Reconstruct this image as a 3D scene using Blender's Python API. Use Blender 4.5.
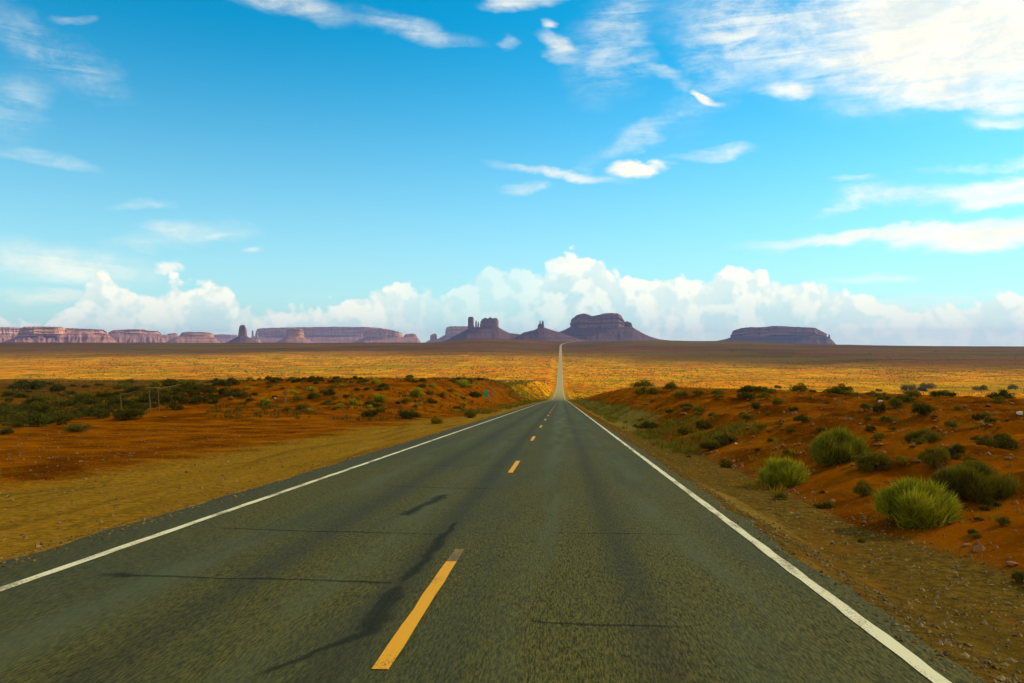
import bpy, bmesh, math, random
import numpy as np
from mathutils import Vector

for o in list(bpy.data.objects):
    bpy.data.objects.remove(o)
scene = bpy.context.scene
COL = scene.collection
R = math.radians
rng = np.random.default_rng(11)
random.seed(5)

# ------------------------------------------------------------------ camera
FPX = 790.0                       # focal length in pixels of a 1024 wide frame
EYE = 1.65
HROW = 346.0                      # picture row of eye level
YAW = math.atan2(561 - 512, FPX)  # camera looks a little left of the road
PITCH = math.atan2(HROW - 341.5, FPX)
cd = bpy.data.cameras.new('camera')
cd.sensor_width = 36.0
cd.lens = 36.0 * FPX / 1024.0
cd.clip_start = 0.1
cd.clip_end = 90000
cam = bpy.data.objects.new('camera', cd)
COL.objects.link(cam)
cam.location = (0, 0, EYE)
cam.rotation_euler = (math.pi / 2 + PITCH, 0, YAW)
scene.camera = cam

FW = np.array([-math.sin(YAW) * math.cos(PITCH), math.cos(YAW) * math.cos(PITCH), math.sin(PITCH)])
RT = np.array([math.cos(YAW), math.sin(YAW), 0.0])
UP = np.cross(RT, FW)

def ray(px, py):
    return FW * FPX + RT * (px - 512.0) + UP * (341.5 - py)

def azel(px, py):
    d = ray(px, py)
    return math.degrees(math.atan2(d[0], d[1])), math.degrees(math.atan2(d[2], math.hypot(d[0], d[1])))

# ------------------------------------------------------------------ light
SUN_AZ, SUN_EL = 64.0, 30.0       # clockwise from +Y, degrees
SKY_STRENGTH = 0.1
sdir = Vector((math.sin(R(SUN_AZ)) * math.cos(R(SUN_EL)), math.cos(R(SUN_AZ)) * math.cos(R(SUN_EL)), math.sin(R(SUN_EL))))
sl = bpy.data.lights.new('sun', 'SUN')
sl.energy = 3.6
sl.angle = R(0.53)
sl.color = (1.0, 0.81, 0.43)
sun = bpy.data.objects.new('sun', sl)
COL.objects.link(sun)
sun.rotation_euler = sdir.to_track_quat('Z', 'Y').to_euler()
scene.view_settings.view_transform = 'Standard'
scene.view_settings.look = 'None'
scene.view_settings.gamma = 1
scene.view_settings.use_curve_mapping = False
scene.view_settings.exposure = 0.95
scene.cycles.max_bounces = 5
scene.cycles.transparent_max_bounces = 8
scene.cycles.volume_bounces = 0
scene.cycles.use_denoising = True

# ------------------------------------------------------------------ node helpers
class E:
    """a float or vector socket with arithmetic"""
    def __init__(s, nt, sock): s.nt = nt; s.s = sock
    def _m(s, op, *a, clamp=False):
        n = s.nt.nodes.new('ShaderNodeMath'); n.operation = op; n.use_clamp = clamp
        for i, x in enumerate((s,) + a):
            if isinstance(x, E): s.nt.links.new(x.s, n.inputs[i])
            else: n.inputs[i].default_value = x
        return E(s.nt, n.outputs[0])
    def __add__(s, o): return s._m('ADD', o)
    def __sub__(s, o): return s._m('SUBTRACT', o)
    def __mul__(s, o): return s._m('MULTIPLY', o)
    def __truediv__(s, o): return s._m('DIVIDE', o)
    def rsub(s, o): return (s * -1.0) + o
    def clamp(s): return s._m('ADD', 0.0, clamp=True)
    def pow(s, o): return s._m('POWER', o)
    def max(s, o): return s._m('MAXIMUM', o)
    def min(s, o): return s._m('MINIMUM', o)
    def abs(s): return s._m('ABSOLUTE')
    def step(s, lo, hi, a=0.0, b=1.0, mode='SMOOTHSTEP'):
        n = s.nt.nodes.new('ShaderNodeMapRange'); n.interpolation_type = mode
        s.nt.links.new(s.s, n.inputs[0])
        for i, x in enumerate((lo, hi, a, b)):
            if isinstance(x, E): s.nt.links.new(x.s, n.inputs[i + 1])
            else: n.inputs[i + 1].default_value = x
        return E(s.nt, n.outputs[0])

class NB:
    def __init__(s, nt): s.nt = nt
    def node(s, t, **kw):
        n = s.nt.nodes.new(t)
        for k, v in kw.items(): setattr(n, k, v)
        return n
    def link(s, a, b): s.nt.links.new(a.s if isinstance(a, E) else a, b)
    def xyz(s, vec):
        n = s.node('ShaderNodeSeparateXYZ'); s.link(vec, n.inputs[0])
        return [E(s.nt, o) for o in n.outputs]
    def comb(s, x, y, z):
        n = s.node('ShaderNodeCombineXYZ')
        for i, v in enumerate((x, y, z)):
            if isinstance(v, E): s.link(v, n.inputs[i])
            else: n.inputs[i].default_value = v
        return E(s.nt, n.outputs[0])
    def mapping(s, vec, loc=(0, 0, 0), rot=(0, 0, 0), scale=(1, 1, 1), kind='POINT'):
        n = s.node('ShaderNodeMapping', vector_type=kind); s.link(vec, n.inputs[0])
        n.inputs[1].default_value = loc; n.inputs[2].default_value = rot; n.inputs[3].default_value = scale
        return E(s.nt, n.outputs[0])
    def vmath(s, op, a, b=None):
        n = s.node('ShaderNodeVectorMath', operation=op)
        for i, v in enumerate((a, b)):
            if v is None: continue
            if isinstance(v, E): s.link(v, n.inputs[i])
            else: n.inputs[i].default_value = v
        return E(s.nt, n.outputs['Value'] if op in ('LENGTH', 'DOT_PRODUCT', 'DISTANCE') else n.outputs[0])
    def noise(s, vec, scale, detail=4, rough=0.55, dist=0.0, color=False, lac=2.0):
        n = s.node('ShaderNodeTexNoise'); s.link(vec, n.inputs['Vector'])
        n.inputs['Scale'].default_value = scale; n.inputs['Detail'].default_value = detail
        n.inputs['Roughness'].default_value = rough; n.inputs['Distortion'].default_value = dist
        n.inputs['Lacunarity'].default_value = lac
        return E(s.nt, n.outputs['Color' if color else 'Fac'])
    def voronoi(s, vec, scale, feature='F1', detail=0.0, rough=0.5, smooth=0.5):
        n = s.node('ShaderNodeTexVoronoi', feature=feature); s.link(vec, n.inputs['Vector'])
        n.inputs['Scale'].default_value = scale; n.inputs['Detail'].default_value = detail
        n.inputs['Roughness'].default_value = rough
        if feature == 'SMOOTH_F1': n.inputs['Smoothness'].default_value = smooth
        return E(s.nt, n.outputs['Distance'])
    def mix(s, fac, a, b, blend='MIX'):
        n = s.node('ShaderNodeMix', data_type='RGBA', blend_type=blend)
        for i, v in ((0, fac), (6, a), (7, b)):
            if isinstance(v, E): s.link(v, n.inputs[i])
            elif i == 0: n.inputs[0].default_value = v
            else: n.inputs[i].default_value = (*v, 1) if len(v) == 3 else v
        return E(s.nt, n.outputs[2])
    def attr(s, name):
        n = s.node('ShaderNodeAttribute', attribute_name=name)
        return E(s.nt, n.outputs['Fac'])
    def pos(s):
        return E(s.nt, s.node('ShaderNodeNewGeometry').outputs['Position'])

def new_mat(name):
    m = bpy.data.materials.new(name); m.use_nodes = True
    nt = m.node_tree
    b = nt.nodes['Principled BSDF']
    b.inputs['Specular IOR Level'].default_value = 0.25
    b.inputs['Roughness'].default_value = 0.9
    return m, NB(nt), b

def bump(nb, bsdf, height, strength=0.5, dist=0.02):
    n = nb.node('ShaderNodeBump')
    n.inputs['Strength'].default_value = strength; n.inputs['Distance'].default_value = dist
    nb.link(height, n.inputs['Height']); nb.link(n.outputs[0], bsdf.inputs['Normal'])

# ------------------------------------------------------------------ sky
def build_world():
    w = bpy.data.worlds.new('World'); scene.world = w; w.use_nodes = True
    w.cycles.sampling_method = 'MANUAL'; w.cycles.sample_map_resolution = 128
    nt = w.node_tree; nb = NB(nt)
    bg = nt.nodes['Background']; bg.inputs['Strength'].default_value = SKY_STRENGTH
    sky = nb.node('ShaderNodeTexSky', sky_type='NISHITA')
    sky.sun_disc = False
    sky.sun_elevation = R(SUN_EL); sky.sun_rotation = R(SUN_AZ)
    sky.altitude = 1600; sky.air_density = 1.0; sky.dust_density = 1.2; sky.ozone_density = 2.0
    D = E(nt, nb.node('ShaderNodeTexCoord').outputs['Generated'])
    x, y, z = nb.xyz(D)
    az = x._m('ARCTAN2', y) * (180 / math.pi)
    el = z._m('ARCSINE') * (180 / math.pi)
    # photo-like colour rendering of the clear sky
    hs = nb.node('ShaderNodeHueSaturation'); nb.link(sky.outputs[0], hs.inputs['Color'])
    hs.inputs['Hue'].default_value = 0.470; hs.inputs['Saturation'].default_value = 1.5; hs.inputs['Value'].default_value = 1.0
    c = nb.mix(1.0, E(nt, hs.outputs[0]), SKY_TINT, 'MULTIPLY')
    hz = el.step(0.0, 23.0, 1.0, 0.0, 'LINEAR').pow(1.9)
    c = nb.mix(hz * 0.85, c, HORIZON)
    uv = nb.comb(az, el, 0.0)
    # cirrus: soft wisps given by direction, ragged by noise
    wv = nb.vmath('SUBTRACT', nb.noise(nb.mapping(D, scale=(1, 1, 2.2)), 9.0, 4, 0.6, 0.4, color=True), (0.5, 0.5, 0.5))
    warped = nb.vmath('ADD', uv, nb.vmath('MULTIPLY', wv, (6.5, 2.6, 0)))
    fine = nb.noise(nb.mapping(D, scale=(1.0, 1.0, 1.7), rot=(0, R(14), 0)), 17.0, 8, 0.70, 0.35)
    streak = nb.noise(nb.mapping(uv, rot=(0, 0, R(-24)), scale=(0.10, 0.75, 1)), 1.4, 5, 0.62, 0.8)
    tex = (fine * 0.5 + streak * 0.5)
    texs = tex.step(0.36, 0.68)
    tot = None
    for px, py, rx, ry, rot, op, solid in CIRRUS:
        a, e = azel(px, py); k = 57.3 / FPX
        m = nb.mapping(warped, loc=(a, e, 0), rot=(0, 0, R(-rot)), scale=(rx * k, ry * k, 1), kind='TEXTURE')
        d = nb.vmath('LENGTH', m)
        g = d.step(1.15, 0.15 if solid < .6 else 0.45, 0, op)
        f = g * (texs * (1 - solid) + solid)
        inv = f.rsub(1.0)
        tot = inv if tot is None else tot * inv
    cir = tot.rsub(1.0)
    ccol = nb.mix(fine.step(0.3, 0.7), tuple(v * 0.86 for v in CLOUD_WHITE), CLOUD_WHITE)
    c = nb.mix(cir.clamp(), c, ccol)
    # cumulus bank standing along the horizon
    fc = nb.node('ShaderNodeFloatCurve')
    A0, A1, EM = -45.0, 45.0, 12.0
    pts = [((azel(px, py)[0] - A0) / (A1 - A0), azel(px, py)[1] / EM) for px, py in BANK]
    cm = fc.mapping.curves[0]
    cm.points[0].location = (0, pts[0][1]); cm.points[1].location = (1, pts[-1][1])
    for p in pts: cm.points.new(*p)
    fc.mapping.update()
    nb.link((az - A0) / (A1 - A0), fc.inputs['Value'])
    top = E(nt, fc.outputs[0]) * EM
    def puff(vec):
        v1 = nb.voronoi(nb.vmath('ADD', vec, nb.vmath('MULTIPLY', nb.noise(vec, 16, 4, 0.55, color=True), (0.055, 0.055, 0.055))), 22.0, 'F1', 2.0, 0.6)
        return v1.rsub(0.62) + (nb.noise(vec, 60, 5, 0.6) - 0.5) * 0.35
    p0 = puff(D)
    dl = Vector((sdir.x, sdir.y, sdir.z)) * 0.016
    p1 = puff(nb.vmath('ADD', D, (0.012, -0.006, 0.011)))
    hgt = top - el + p0 * 1.5 + (nb.noise(D, 11.0, 3, 0.55) - 0.5) * 2.2 + 0.1
    edge = hgt.step(0.0, 0.42)
    relief = (p0 - p1).step(-0.24, 0.26)
    body = hgt.step(0.3, 3.2)                      # 1 deep inside, 0 at the sunlit tops
    lit = (relief * 0.75 + body.rsub(1.0) * 0.45).clamp()
    bcol = nb.mix(lit, CLOUD_SHADE, CLOUD_WHITE)
    low = el.step(0.2, 3.4, 0.5, 0.0, 'LINEAR')   # the bank sinks into the air near the horizon
    bcol = nb.mix(low, bcol, nb.mix(el.step(2.6, 0.6) * az.step(-20.0, 15.0, 0.35, 0.9), HORIZON, WARM_LOW))
    softn = az.step(-13.0, -9.0) * az.step(-3.5, 1.0, 1.0, 0.0)
    c = nb.mix(edge * (softn * -0.4 + 0.84), c, bcol)
    # unseen broken cloud overhead and behind, added to warm the fill light
    beh = y.step(0.25, -0.2).max(el.step(33.0, 55.0))
    cov = nb.noise(D, 2.4, 4, 0.6).step(0.36, 0.52)
    c = nb.mix(beh * cov * 0.85, c, OVERHEAD_FILL)
    nb.link(c, bg.inputs['Color'])
    return w

WARM_LOW = (5.6, 5.5, 4.1)
OVERHEAD_FILL = (3.8, 3.3, 1.9)
SKY_TINT = (0.48, 0.93, 0.98)
HORIZON = (3.5, 4.75, 4.5)
CLOUD_WHITE = (6.4, 6.1, 5.1)
CLOUD_SHADE = (3.5, 4.7, 4.6)
# px, py, half width, half height, turn (deg, clockwise), opacity, solidity
CIRRUS = [
    (62, 55, 70, 26, 24, .42, .0), (38, 156, 48, 7, 6, .4, .1), (15, 105, 36, 34, 30, .3, .0), (88, 18, 20, 5, -10, .45, .2),
    (290, 6, 70, 14, 6, .72, .2), (415, 30, 72, 11, 10, .5, .1), (507, 44, 14, 7, 0, .6, .3), (525, -2, 42, 10, 0, .9, .5),
    (567, 49, 24, 11, 28, .85, .3), (559, 25, 10, 7, 0, .7, .4), (618, 35, 40, 75, 24, .55, .0), (660, 76, 36, 9, 30, .5, .2),
    (706, 98, 16, 6, 26, 1., .8), (885, 15, 215, 85, 14, .92, .1), (975, 30, 140, 62, 10, 1., .7), (728, 40, 40, 90, 32, .6, .0), (965, 78, 110, 26, 10, .85, .15), (860, 70, 110, 24, 20, .6, .0),
    (790, 89, 30, 9, 10, .9, .5), (935, 102, 85, 12, 5, .85, .25), (1015, 120, 40, 9, 6, .8, .3),
    (648, 167, 25, 8, 0, 1., .75), (565, 171, 78, 6, 6, .85, .4), (716, 150, 46, 8, -5, .72, .3), (640, 140, 66, 12, -24, .45, .1),
    (525, 187, 30, 6, -8, .5, .2), (895, 196, 58, 13, 6, .85, .3), (840, 205, 40, 5, -12, .5, .1), (960, 170, 50, 4, 4, .35, .1), (1005, 190, 62, 13, -5, .95, .6), (1020, 165, 30, 8, 0, .6, .3),
    (935, 232, 160, 9, -2, 1., .6), (1000, 236, 90, 9, -2, 1., .7), (850, 180, 30, 4, 0, .4, .2),
    (185, 234, 66, 14, -8, .62, .25), (55, 262, 100, 22, 3, .75, .35), (170, 262, 15, 6, 0, .9, .7), (262, 250, 16, 5, 0, .5, .3),
    (130, 205, 30, 6, -6, .35, .1), (60, 298, 60, 7, 0, .7, .4), (860, 280, 60, 7, -5, .45, .2), (930, 300, 80, 6, -3, .6, .3),
]
BANK = [(0, 318), (60, 306), (78, 290), (90, 274), (102, 266), (116, 270), (130, 286), (148, 293), (162, 278), (185, 270), (214, 270), (234, 280),
        (252, 296), (310, 296), (350, 291), (390, 282), (420, 277), (470, 272), (500, 264), (530, 262), (555, 252), (575, 244), (590, 246),
        (606, 256), (622, 266), (645, 275), (680, 278), (712, 270), (742, 262), (772, 265), (802, 270), (832, 280), (862, 291), (900, 299),
        (940, 300), (965, 293), (990, 286), (1024, 288)]
build_world()

# ------------------------------------------------------------------ object helpers
def link_mesh(name, me, mat=None, parent=None, loc=None):
    o = bpy.data.objects.new(name, me)
    COL.objects.link(o)
    if mat is not None and not me.materials: me.materials.append(mat)
    if parent is not None: o.parent = parent
    if loc is not None: o.location = loc
    return o

def mesh_np(name, verts, faces, smooth=True):
    """verts (n,3); faces: (m,k) array or list of arrays with differing k"""
    me = bpy.data.meshes.new(name)
    verts = np.asarray(verts, dtype=np.float32)
    if isinstance(faces, np.ndarray): faces = [faces]
    faces = [np.asarray(f, dtype=np.int32) for f in faces if len(f)]
    loops = np.concatenate([f.ravel() for f in faces])
    tot = np.concatenate([np.full(len(f), f.shape[1], dtype=np.int32) for f in faces])
    st = np.concatenate([[0], np.cumsum(tot)[:-1]]).astype(np.int32)
    me.vertices.add(len(verts)); me.vertices.foreach_set('co', verts.ravel())
    me.loops.add(len(loops)); me.loops.foreach_set('vertex_index', loops)
    me.polygons.add(len(tot)); me.polygons.foreach_set('loop_start', st); me.polygons.foreach_set('loop_total', tot)
    me.polygons.foreach_set('use_smooth', np.full(len(tot), smooth))
    me.update(calc_edges=True); me.validate()
    return me

def add_attr(me, name, vals):
    a = me.attributes.new(name, 'FLOAT', 'POINT')
    a.data.foreach_set('value', np.asarray(vals, dtype=np.float32).ravel())

def grid_faces(nu, nv):
    i = np.arange(nu - 1)[:, None] * nv + np.arange(nv - 1)[None, :]
    i = i.ravel()
    return np.stack([i, i + nv, i + nv + 1, i + 1], 1)

def empty(name, loc, label=None, cat=None, group=None):
    o = bpy.data.objects.new(name, None)
    COL.objects.link(o); o.location = loc; o.empty_display_size = 0.3
    if label: tag(o, label, cat, group)
    return o

def tag(o, label, cat, group=None):
    o['label'] = label; o['category'] = cat
    if group: o['group'] = group
    return o

def kind(o, k):
    o['kind'] = k
    return o

# ------------------------------------------------------------------ numpy noise
def _h(ix, iy, seed):
    n = (ix.astype(np.int64) * 374761393 + iy.astype(np.int64) * 668265263 + seed * 1442695041) & 0xFFFFFFFF
    n = ((n ^ (n >> 13)) * 1274126177) & 0xFFFFFFFF
    n = (n ^ (n >> 16)) & 0xFFFFFFFF
    return n / 4294967295.0

def vnoise(x, y, seed=0):
    x = np.asarray(x, float); y = np.asarray(y, float)
    ix = np.floor(x); iy = np.floor(y); fx = x - ix; fy = y - iy
    fx = fx * fx * fx * (fx * (fx * 6 - 15) + 10); fy = fy * fy * fy * (fy * (fy * 6 - 15) + 10)
    a = _h(ix, iy, seed); b = _h(ix + 1, iy, seed); c = _h(ix, iy + 1, seed); d = _h(ix + 1, iy + 1, seed)
    return (a + (b - a) * fx) * (1 - fy) + (c + (d - c) * fx) * fy

def fbm(x, y, oct=4, seed=0, gain=0.5):
    s = 0; a = 1; t = 0
    for k in range(oct):
        s = s + a * (vnoise(x, y, seed + k * 17) - 0.5); t += a; a *= gain
        x = np.asarray(x) * 2.03 + 3.1; y = np.asarray(y) * 2.03 + 7.7
    return s / t * 2

def ridged(x, y, oct=3, seed=0):
    s = 0; a = 1; t = 0
    for k in range(oct):
        s = s + a * (1 - np.abs(2 * vnoise(x, y, seed + k * 31) - 1)); t += a; a *= 0.5
        x = np.asarray(x) * 2.1 + 1.3; y = np.asarray(y) * 2.1 + 4.1
    return s / t

def sstep(a, b, x):
    t = np.clip((x - a) / (b - a), 0, 1)
    return t * t * (3 - 2 * t)

def pchip(xs, ys):
    xs = np.array(xs, float); ys = np.array(ys, float)
    h = np.diff(xs); d = np.diff(ys) / h
    m = np.zeros_like(ys); m[0] = d[0]; m[-1] = d[-1]
    for i in range(1, len(xs) - 1):
        if d[i - 1] * d[i] > 0:
            w1 = 2 * h[i] + h[i - 1]; w2 = h[i] + 2 * h[i - 1]
            m[i] = (w1 + w2) / (w1 / d[i - 1] + w2 / d[i])
    def f(x):
        x = np.clip(np.asarray(x, float), xs[0], xs[-1])
        i = np.clip(np.searchsorted(xs, x, side='right') - 1, 0, len(xs) - 2)
        t = (x - xs[i]) / h[i]
        return ((1 + 2 * t) * (1 - t) ** 2 * ys[i] + t * (1 - t) ** 2 * h[i] * m[i]
                + t * t * (3 - 2 * t) * ys[i + 1] + t * t * (t - 1) * h[i] * m[i + 1])
    return f

# ------------------------------------------------------------------ land form
G0 = 50 / 790.0                                   # the road drops 6.3 %
def zrow(s, row): return EYE - (row - HROW) / 790.0 * s
_rs = [-3000, -200, 0, 200, 300, 450, 600, 900, 1400, 2000, 3000, 3600, 4050, 4600, 5200, 40000]
_rz = [9, 9, 0, -200 * G0, zrow(300, 400.9), zrow(450, 399.3), zrow(600, 395.3), zrow(900, 385.5), zrow(1400, 370.5),
       zrow(2000, 357.5), zrow(3000, 348.6), zrow(3600, 344.6), zrow(4050, 342.7), zrow(4600, 341.2), zrow(4600, 341.2) + 3, zrow(4600, 341.2) - 4]
_rs_, _rz_ = list(_rs), list(_rz)
_rs_[1] = -140; _rz_[1] = 140 * G0
_fr = pchip(_rs_, _rz_)
def z_road(s):
    s = np.asarray(s, float)
    return np.where((s > -140) & (s < 200), -G0 * s, _fr(s))
_fl = pchip([-3000, -140, 0, 30, 50, 100, 200, 400, 700, 1000, 1400, 2000],
            [9, 140 * G0, 0, -30 * G0, -50 * G0, zrow(100, 403), zrow(200, 391), zrow(400, 384.5), zrow(700, 380.5), zrow(1000, 380.3), zrow(1400, 369), zrow(2000, 356.5)])
_br = pchip([-100, 0, 8, 20, 40, 100, 160, 200, 250, 320, 500, 900], [.6, .5, .5, .95, 1.5, 2.5, 3.4, 3.0, 1.6, .7, .3, 0])
_ridge = pchip([-512, 0, 200, 400, 430, 455, 480, 520, 560, 600, 650, 730, 790, 850, 1024, 1500],
               [342.5, 342.5, 343, 342.6, 342.2, 340.5, 338.8, 339.8, 341.0, 341.2, 340.6, 341.0, 343.8, 345.3, 347.6, 349])
PAVE_L, PAVE_R = -5.5, 2.5
LINE_L, LINE_R, MID = -4.72, 2.2, -1.085

def road_dx(s):                                    # the road bends right beyond the far rise
    return np.where(np.asarray(s) > 3400, 0.00008 * np.clip(np.asarray(s, float) - 3400, 0, 1500) ** 2, 0)

def land(x, y, detail=True):
    x = np.asarray(x, float); s = np.asarray(y, float)
    zr = z_road(s)
    far = sstep(2000, 4300, s)
    a = np.clip(x / np.maximum(s, 50), -1.2, 1.2)
    px = 561 + 790 * a
    zfar = EYE - (_ridge(px) - HROW) / 790.0 * np.clip(s, 0, 4700)
    # left of the road
    zl = np.where(s < 2000, np.where(s > 1000, _fl(s) * 1.0, _fl(s)), zr)
    lw = sstep(-8.6, -19.0, x) * sstep(40, 110, s)
    mound = 2.9 * sstep(42, 112, s) * sstep(330, 215, s) * sstep(-9.0, -19.5, x) * sstep(-60, -44, x + 0.10 * (s - 120))
    zl2 = np.where(s < 42, -G0 * s, zl)
    zl2 = np.where(s < -140, zr, zl2)
    left = zr + (zl2 - zr) * np.where(s < 42, sstep(-9, -14, x), sstep(-8.6, -22.0, x)) + mound
    # right of the road: cut bank
    b = _br(s) - 0.03 * np.clip(x - 20, 0, 60) * sstep(400, 100, s)
    wid = 2.0 + 2.6 * np.maximum(b, 0.1)
    t = np.clip((x - 4.1) / wid, 0, 1)
    right = zr + b * (1 - (1 - t) ** 1.7)
    side = np.where(x < 0, left, right)
    z = side
    # noise: none under the road, more with distance from it
    off = np.maximum(np.maximum(PAVE_L - 0.3 - x, x - PAVE_R - 0.3), 0)
    off = np.where(s > 3500, np.abs(x - road_dx(s)) - 6, off)
    m1 = sstep(0.0, 4.0, off); m2 = sstep(4, 120, off)
    # shoulder falls a little from the pavement edge
    z = z - 0.07 * sstep(-0.05, 0.5, np.maximum(PAVE_L - x, x - PAVE_R)) - 0.05 * sstep(.4, 3, off) * (s < 300)
    if detail:
        near = sstep(420, 150, s)
        z = z + m1 * (0.05 * fbm(x / 0.9, s / 0.9, 3, 3) + 0.10 * fbm(x / 4.0, s / 4.0, 3, 9)) * near
        bank = sstep(4.2, 6.5, x) * near * (s > -20)
        z = z + bank * ((ridged(x / 3.0 + 0.2 * s, s / 3.4, 3, 21) - 0.55) * 0.42 + 0.24 * fbm(x / 1.1, s / 1.1, 4, 33, .6) + 0.22 * (ridged(x / 1.5 + 5, s / 4.2, 3, 37) - .5))
        md = sstep(-9.5, -17, x) * sstep(48, 80, s) * near
        z = z + md * ((ridged(x / 4.5, s / 4.5, 3, 41) - 0.55) * 0.8 + 0.35 * fbm(x / 9, s / 9, 3, 43))
        z = z + m2 * fbm(x / 55, s / 55, 4, 51) * np.clip(s / 400, 0.25, 2.2)
        z = z + m2 * fbm(x / 320, s / 320, 3, 57) * 3.2 * sstep(500, 1200, s)
    zf = np.where(off > 0, zfar + (fbm(x / 260, s / 260, 4, 61) * 4.0 + fbm(x / 900, s / 900, 2, 71) * 3) * sstep(10, 300, off), zr)
    # keep the ground next to the far road level with it
    blend = far * sstep(15, 260, np.abs(x - road_dx(s)))
    z = z + (zf - z) * blend
    return z

def hit(px, py):
    """where the line of sight through a picture point meets the land"""
    d = ray(px, py); d = d / d[1]
    ss = np.concatenate([np.geomspace(3, 6000, 2600)])
    zz = EYE + d[2] * ss
    lz = land(d[0] * ss, ss)
    k = np.argmax(lz >= zz)
    if not (lz[k] >= zz[k]): return None
    s = ss[k]
    return Vector((d[0] * s, s, float(land(np.array([d[0] * s]), np.array([s]))[0])))

def axis_vals(lo, hi, fine_lo, fine_hi, step, grow):
    v = list(np.arange(fine_lo, fine_hi + 1e-6, step))
    st = step
    while v[-1] < hi:
        st = st * grow; v.append(v[-1] + st)
    st = step; u = [fine_lo]
    while u[-1] > lo:
        st = st * grow; u.append(u[-1] - st)
    return np.array(sorted(u[1:]) + v)

XS = axis_vals(-14500, 14500, -30, 26, 0.22, 1.045)
YS = axis_vals(-400, 17500, 3, 60, 0.24, 1.02)
XS = np.unique(np.concatenate([XS[(np.abs(XS - PAVE_L) > .09) & (np.abs(XS - PAVE_R) > .09)], [PAVE_L, PAVE_R]]))

# materials ---------------------------------------------------------------
def mat_ground():
    m, nb, b = new_mat('desert_soil')
    P = nb.pos(); x, y, z = nb.xyz(P)
    n_big = nb.noise(P, 0.05, 5, 0.6); n_mid = nb.noise(P, 0.45, 5, 0.6); n_fine = nb.noise(P, 9.0, 6, 0.7)
    stretch = nb.noise(nb.mapping(P, scale=(1, 0.16, 1)), 2.2, 5, 0.6)
    red = nb.mix(n_mid.step(0.3, 0.7), (0.10, 0.026, 0.001), (0.32, 0.092, 0.001))
    red = nb.mix(n_fine.step(0.52, 0.75) * 0.55, red, (0.36, 0.15, 0.010))
    red = nb.mix(nb.noise(P, 2.3, 5, 0.65).step(0.5, 0.7) * 0.5, red, (0.06, 0.022, 0.004))
    grav = nb.mix(n_fine.step(0.3, 0.72), (0.14, 0.076, 0.006), (0.40, 0.205, 0.018))
    grav = nb.mix(stretch.step(0.45, 0.7) * 0.5, grav, (0.31, 0.145, 0.012))
    gravR = nb.mix(n_fine.step(0.3, 0.72), (0.07, 0.044, 0.007), (0.20, 0.115, 0.018))
    gravR = nb.mix(stretch.step(0.5, 0.7) * 0.6, gravR, (0.22, 0.085, 0.01))
    grav = nb.mix(x.step(-1, 1), grav, gravR)
    ruts = nb.noise(nb.mapping(P, scale=(1, 0.035, 1)), 1.7, 5, 0.65)
    gm = (nb.attr('gravel') + (n_mid - 0.5) * 1.0 + (n_fine - 0.5) * 0.8 + (n_big - 0.5) * 0.4 + (ruts - 0.5) * 0.7).step(0.2, 0.85)
    grav = nb.mix(ruts.step(0.5, 0.66) * 0.55, grav, (0.10, 0.06, 0.008))
    grav = nb.mix(ruts.step(0.42, 0.3) * 0.5, grav, (0.38, 0.235, 0.04))
    col = nb.mix(gm, red, grav)
    # the plain: yellow dry grass over orange sand, olive scrub, paler sand streaks
    g1 = nb.noise(nb.mapping(P, scale=(1, 0.3, 1)), 0.02, 7, 0.7); g2 = nb.noise(nb.mapping(P, scale=(1, 0.16, 1)), 0.11, 5, 0.75); g3 = nb.noise(nb.mapping(P, scale=(0.25, 1, 1)), 0.0042, 4, 0.6)
    st1 = nb.noise(nb.mapping(P, scale=(0.16, 1, 1)), 0.016, 6, 0.68); st2 = nb.noise(nb.mapping(P, scale=(0.22, 1, 1), loc=(300, 90, 0)), 0.045, 5, 0.7)
    pl = nb.mix(g1.step(0.36, 0.6), (0.44, 0.118, 0.0), (0.58, 0.29, 0.0))
    pl = nb.mix(st1.step(0.50, 0.60) * 0.8, pl, (0.56, 0.17, 0.0))
    pl = nb.mix(g2.step(0.44, 0.62) * 0.7, pl, (0.12, 0.095, 0.002))
    pl = nb.mix(st2.step(0.52, 0.61) * 0.9, pl, (0.085, 0.06, 0.002))
    pl = nb.mix(st1.step(0.49, 0.40) * 0.75, pl, (0.19, 0.14, 0.001))
    bushland = nb.mix(g2.step(0.35, 0.65), (0.055, 0.038, 0.005), (0.19, 0.068, 0.005))
    farc = nb.mix(nb.noise(nb.mapping(P, scale=(0.3, 1, 1)), 0.008, 6, 0.65).step(0.35, 0.65), (0.042, 0.030, 0.003), (0.115, 0.042, 0.008))
    farc = nb.mix(g3.step(0.46, 0.6) * 0.7, farc, (0.10, 0.075, 0.004))
    pl = nb.mix((nb.attr('rise') + (g3 - 0.5) * 0.7 + (st1 - 0.5) * 0.5).step(0.2, 0.95), pl, farc)  # far rise darkened: cloud shade painted into the soil, plus dark scrub
    pm = (nb.attr('plain') + (n_mid - 0.5) * 0.7 + (n_big - 0.5) * 0.8).step(0.15, 0.9)
    col = nb.mix(pm, col, pl)
    col = nb.mix((nb.attr('scrubland') * 1.0 + (n_big - 0.5) * 0.3).step(0.3, 0.75), col, bushland)
    col = nb.mix((nb.attr('verge') + (n_mid - 0.5) * 0.9).step(0.35, 0.7), col, nb.mix(n_fine, (0.10, 0.085, 0.02), (0.27, 0.20, 0.04)))
    nb.link(col, b.inputs['Base Color'])
    b.inputs['Roughness'].default_value = 1.0
    b.inputs['Specular IOR Level'].default_value = 0.0
    hgt = n_fine * 0.35 + nb.noise(P, 38, 3, 0.6) * 0.2 + n_mid * 0.9
    bump(nb, b, hgt, 0.9, 0.09)
    return m

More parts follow.
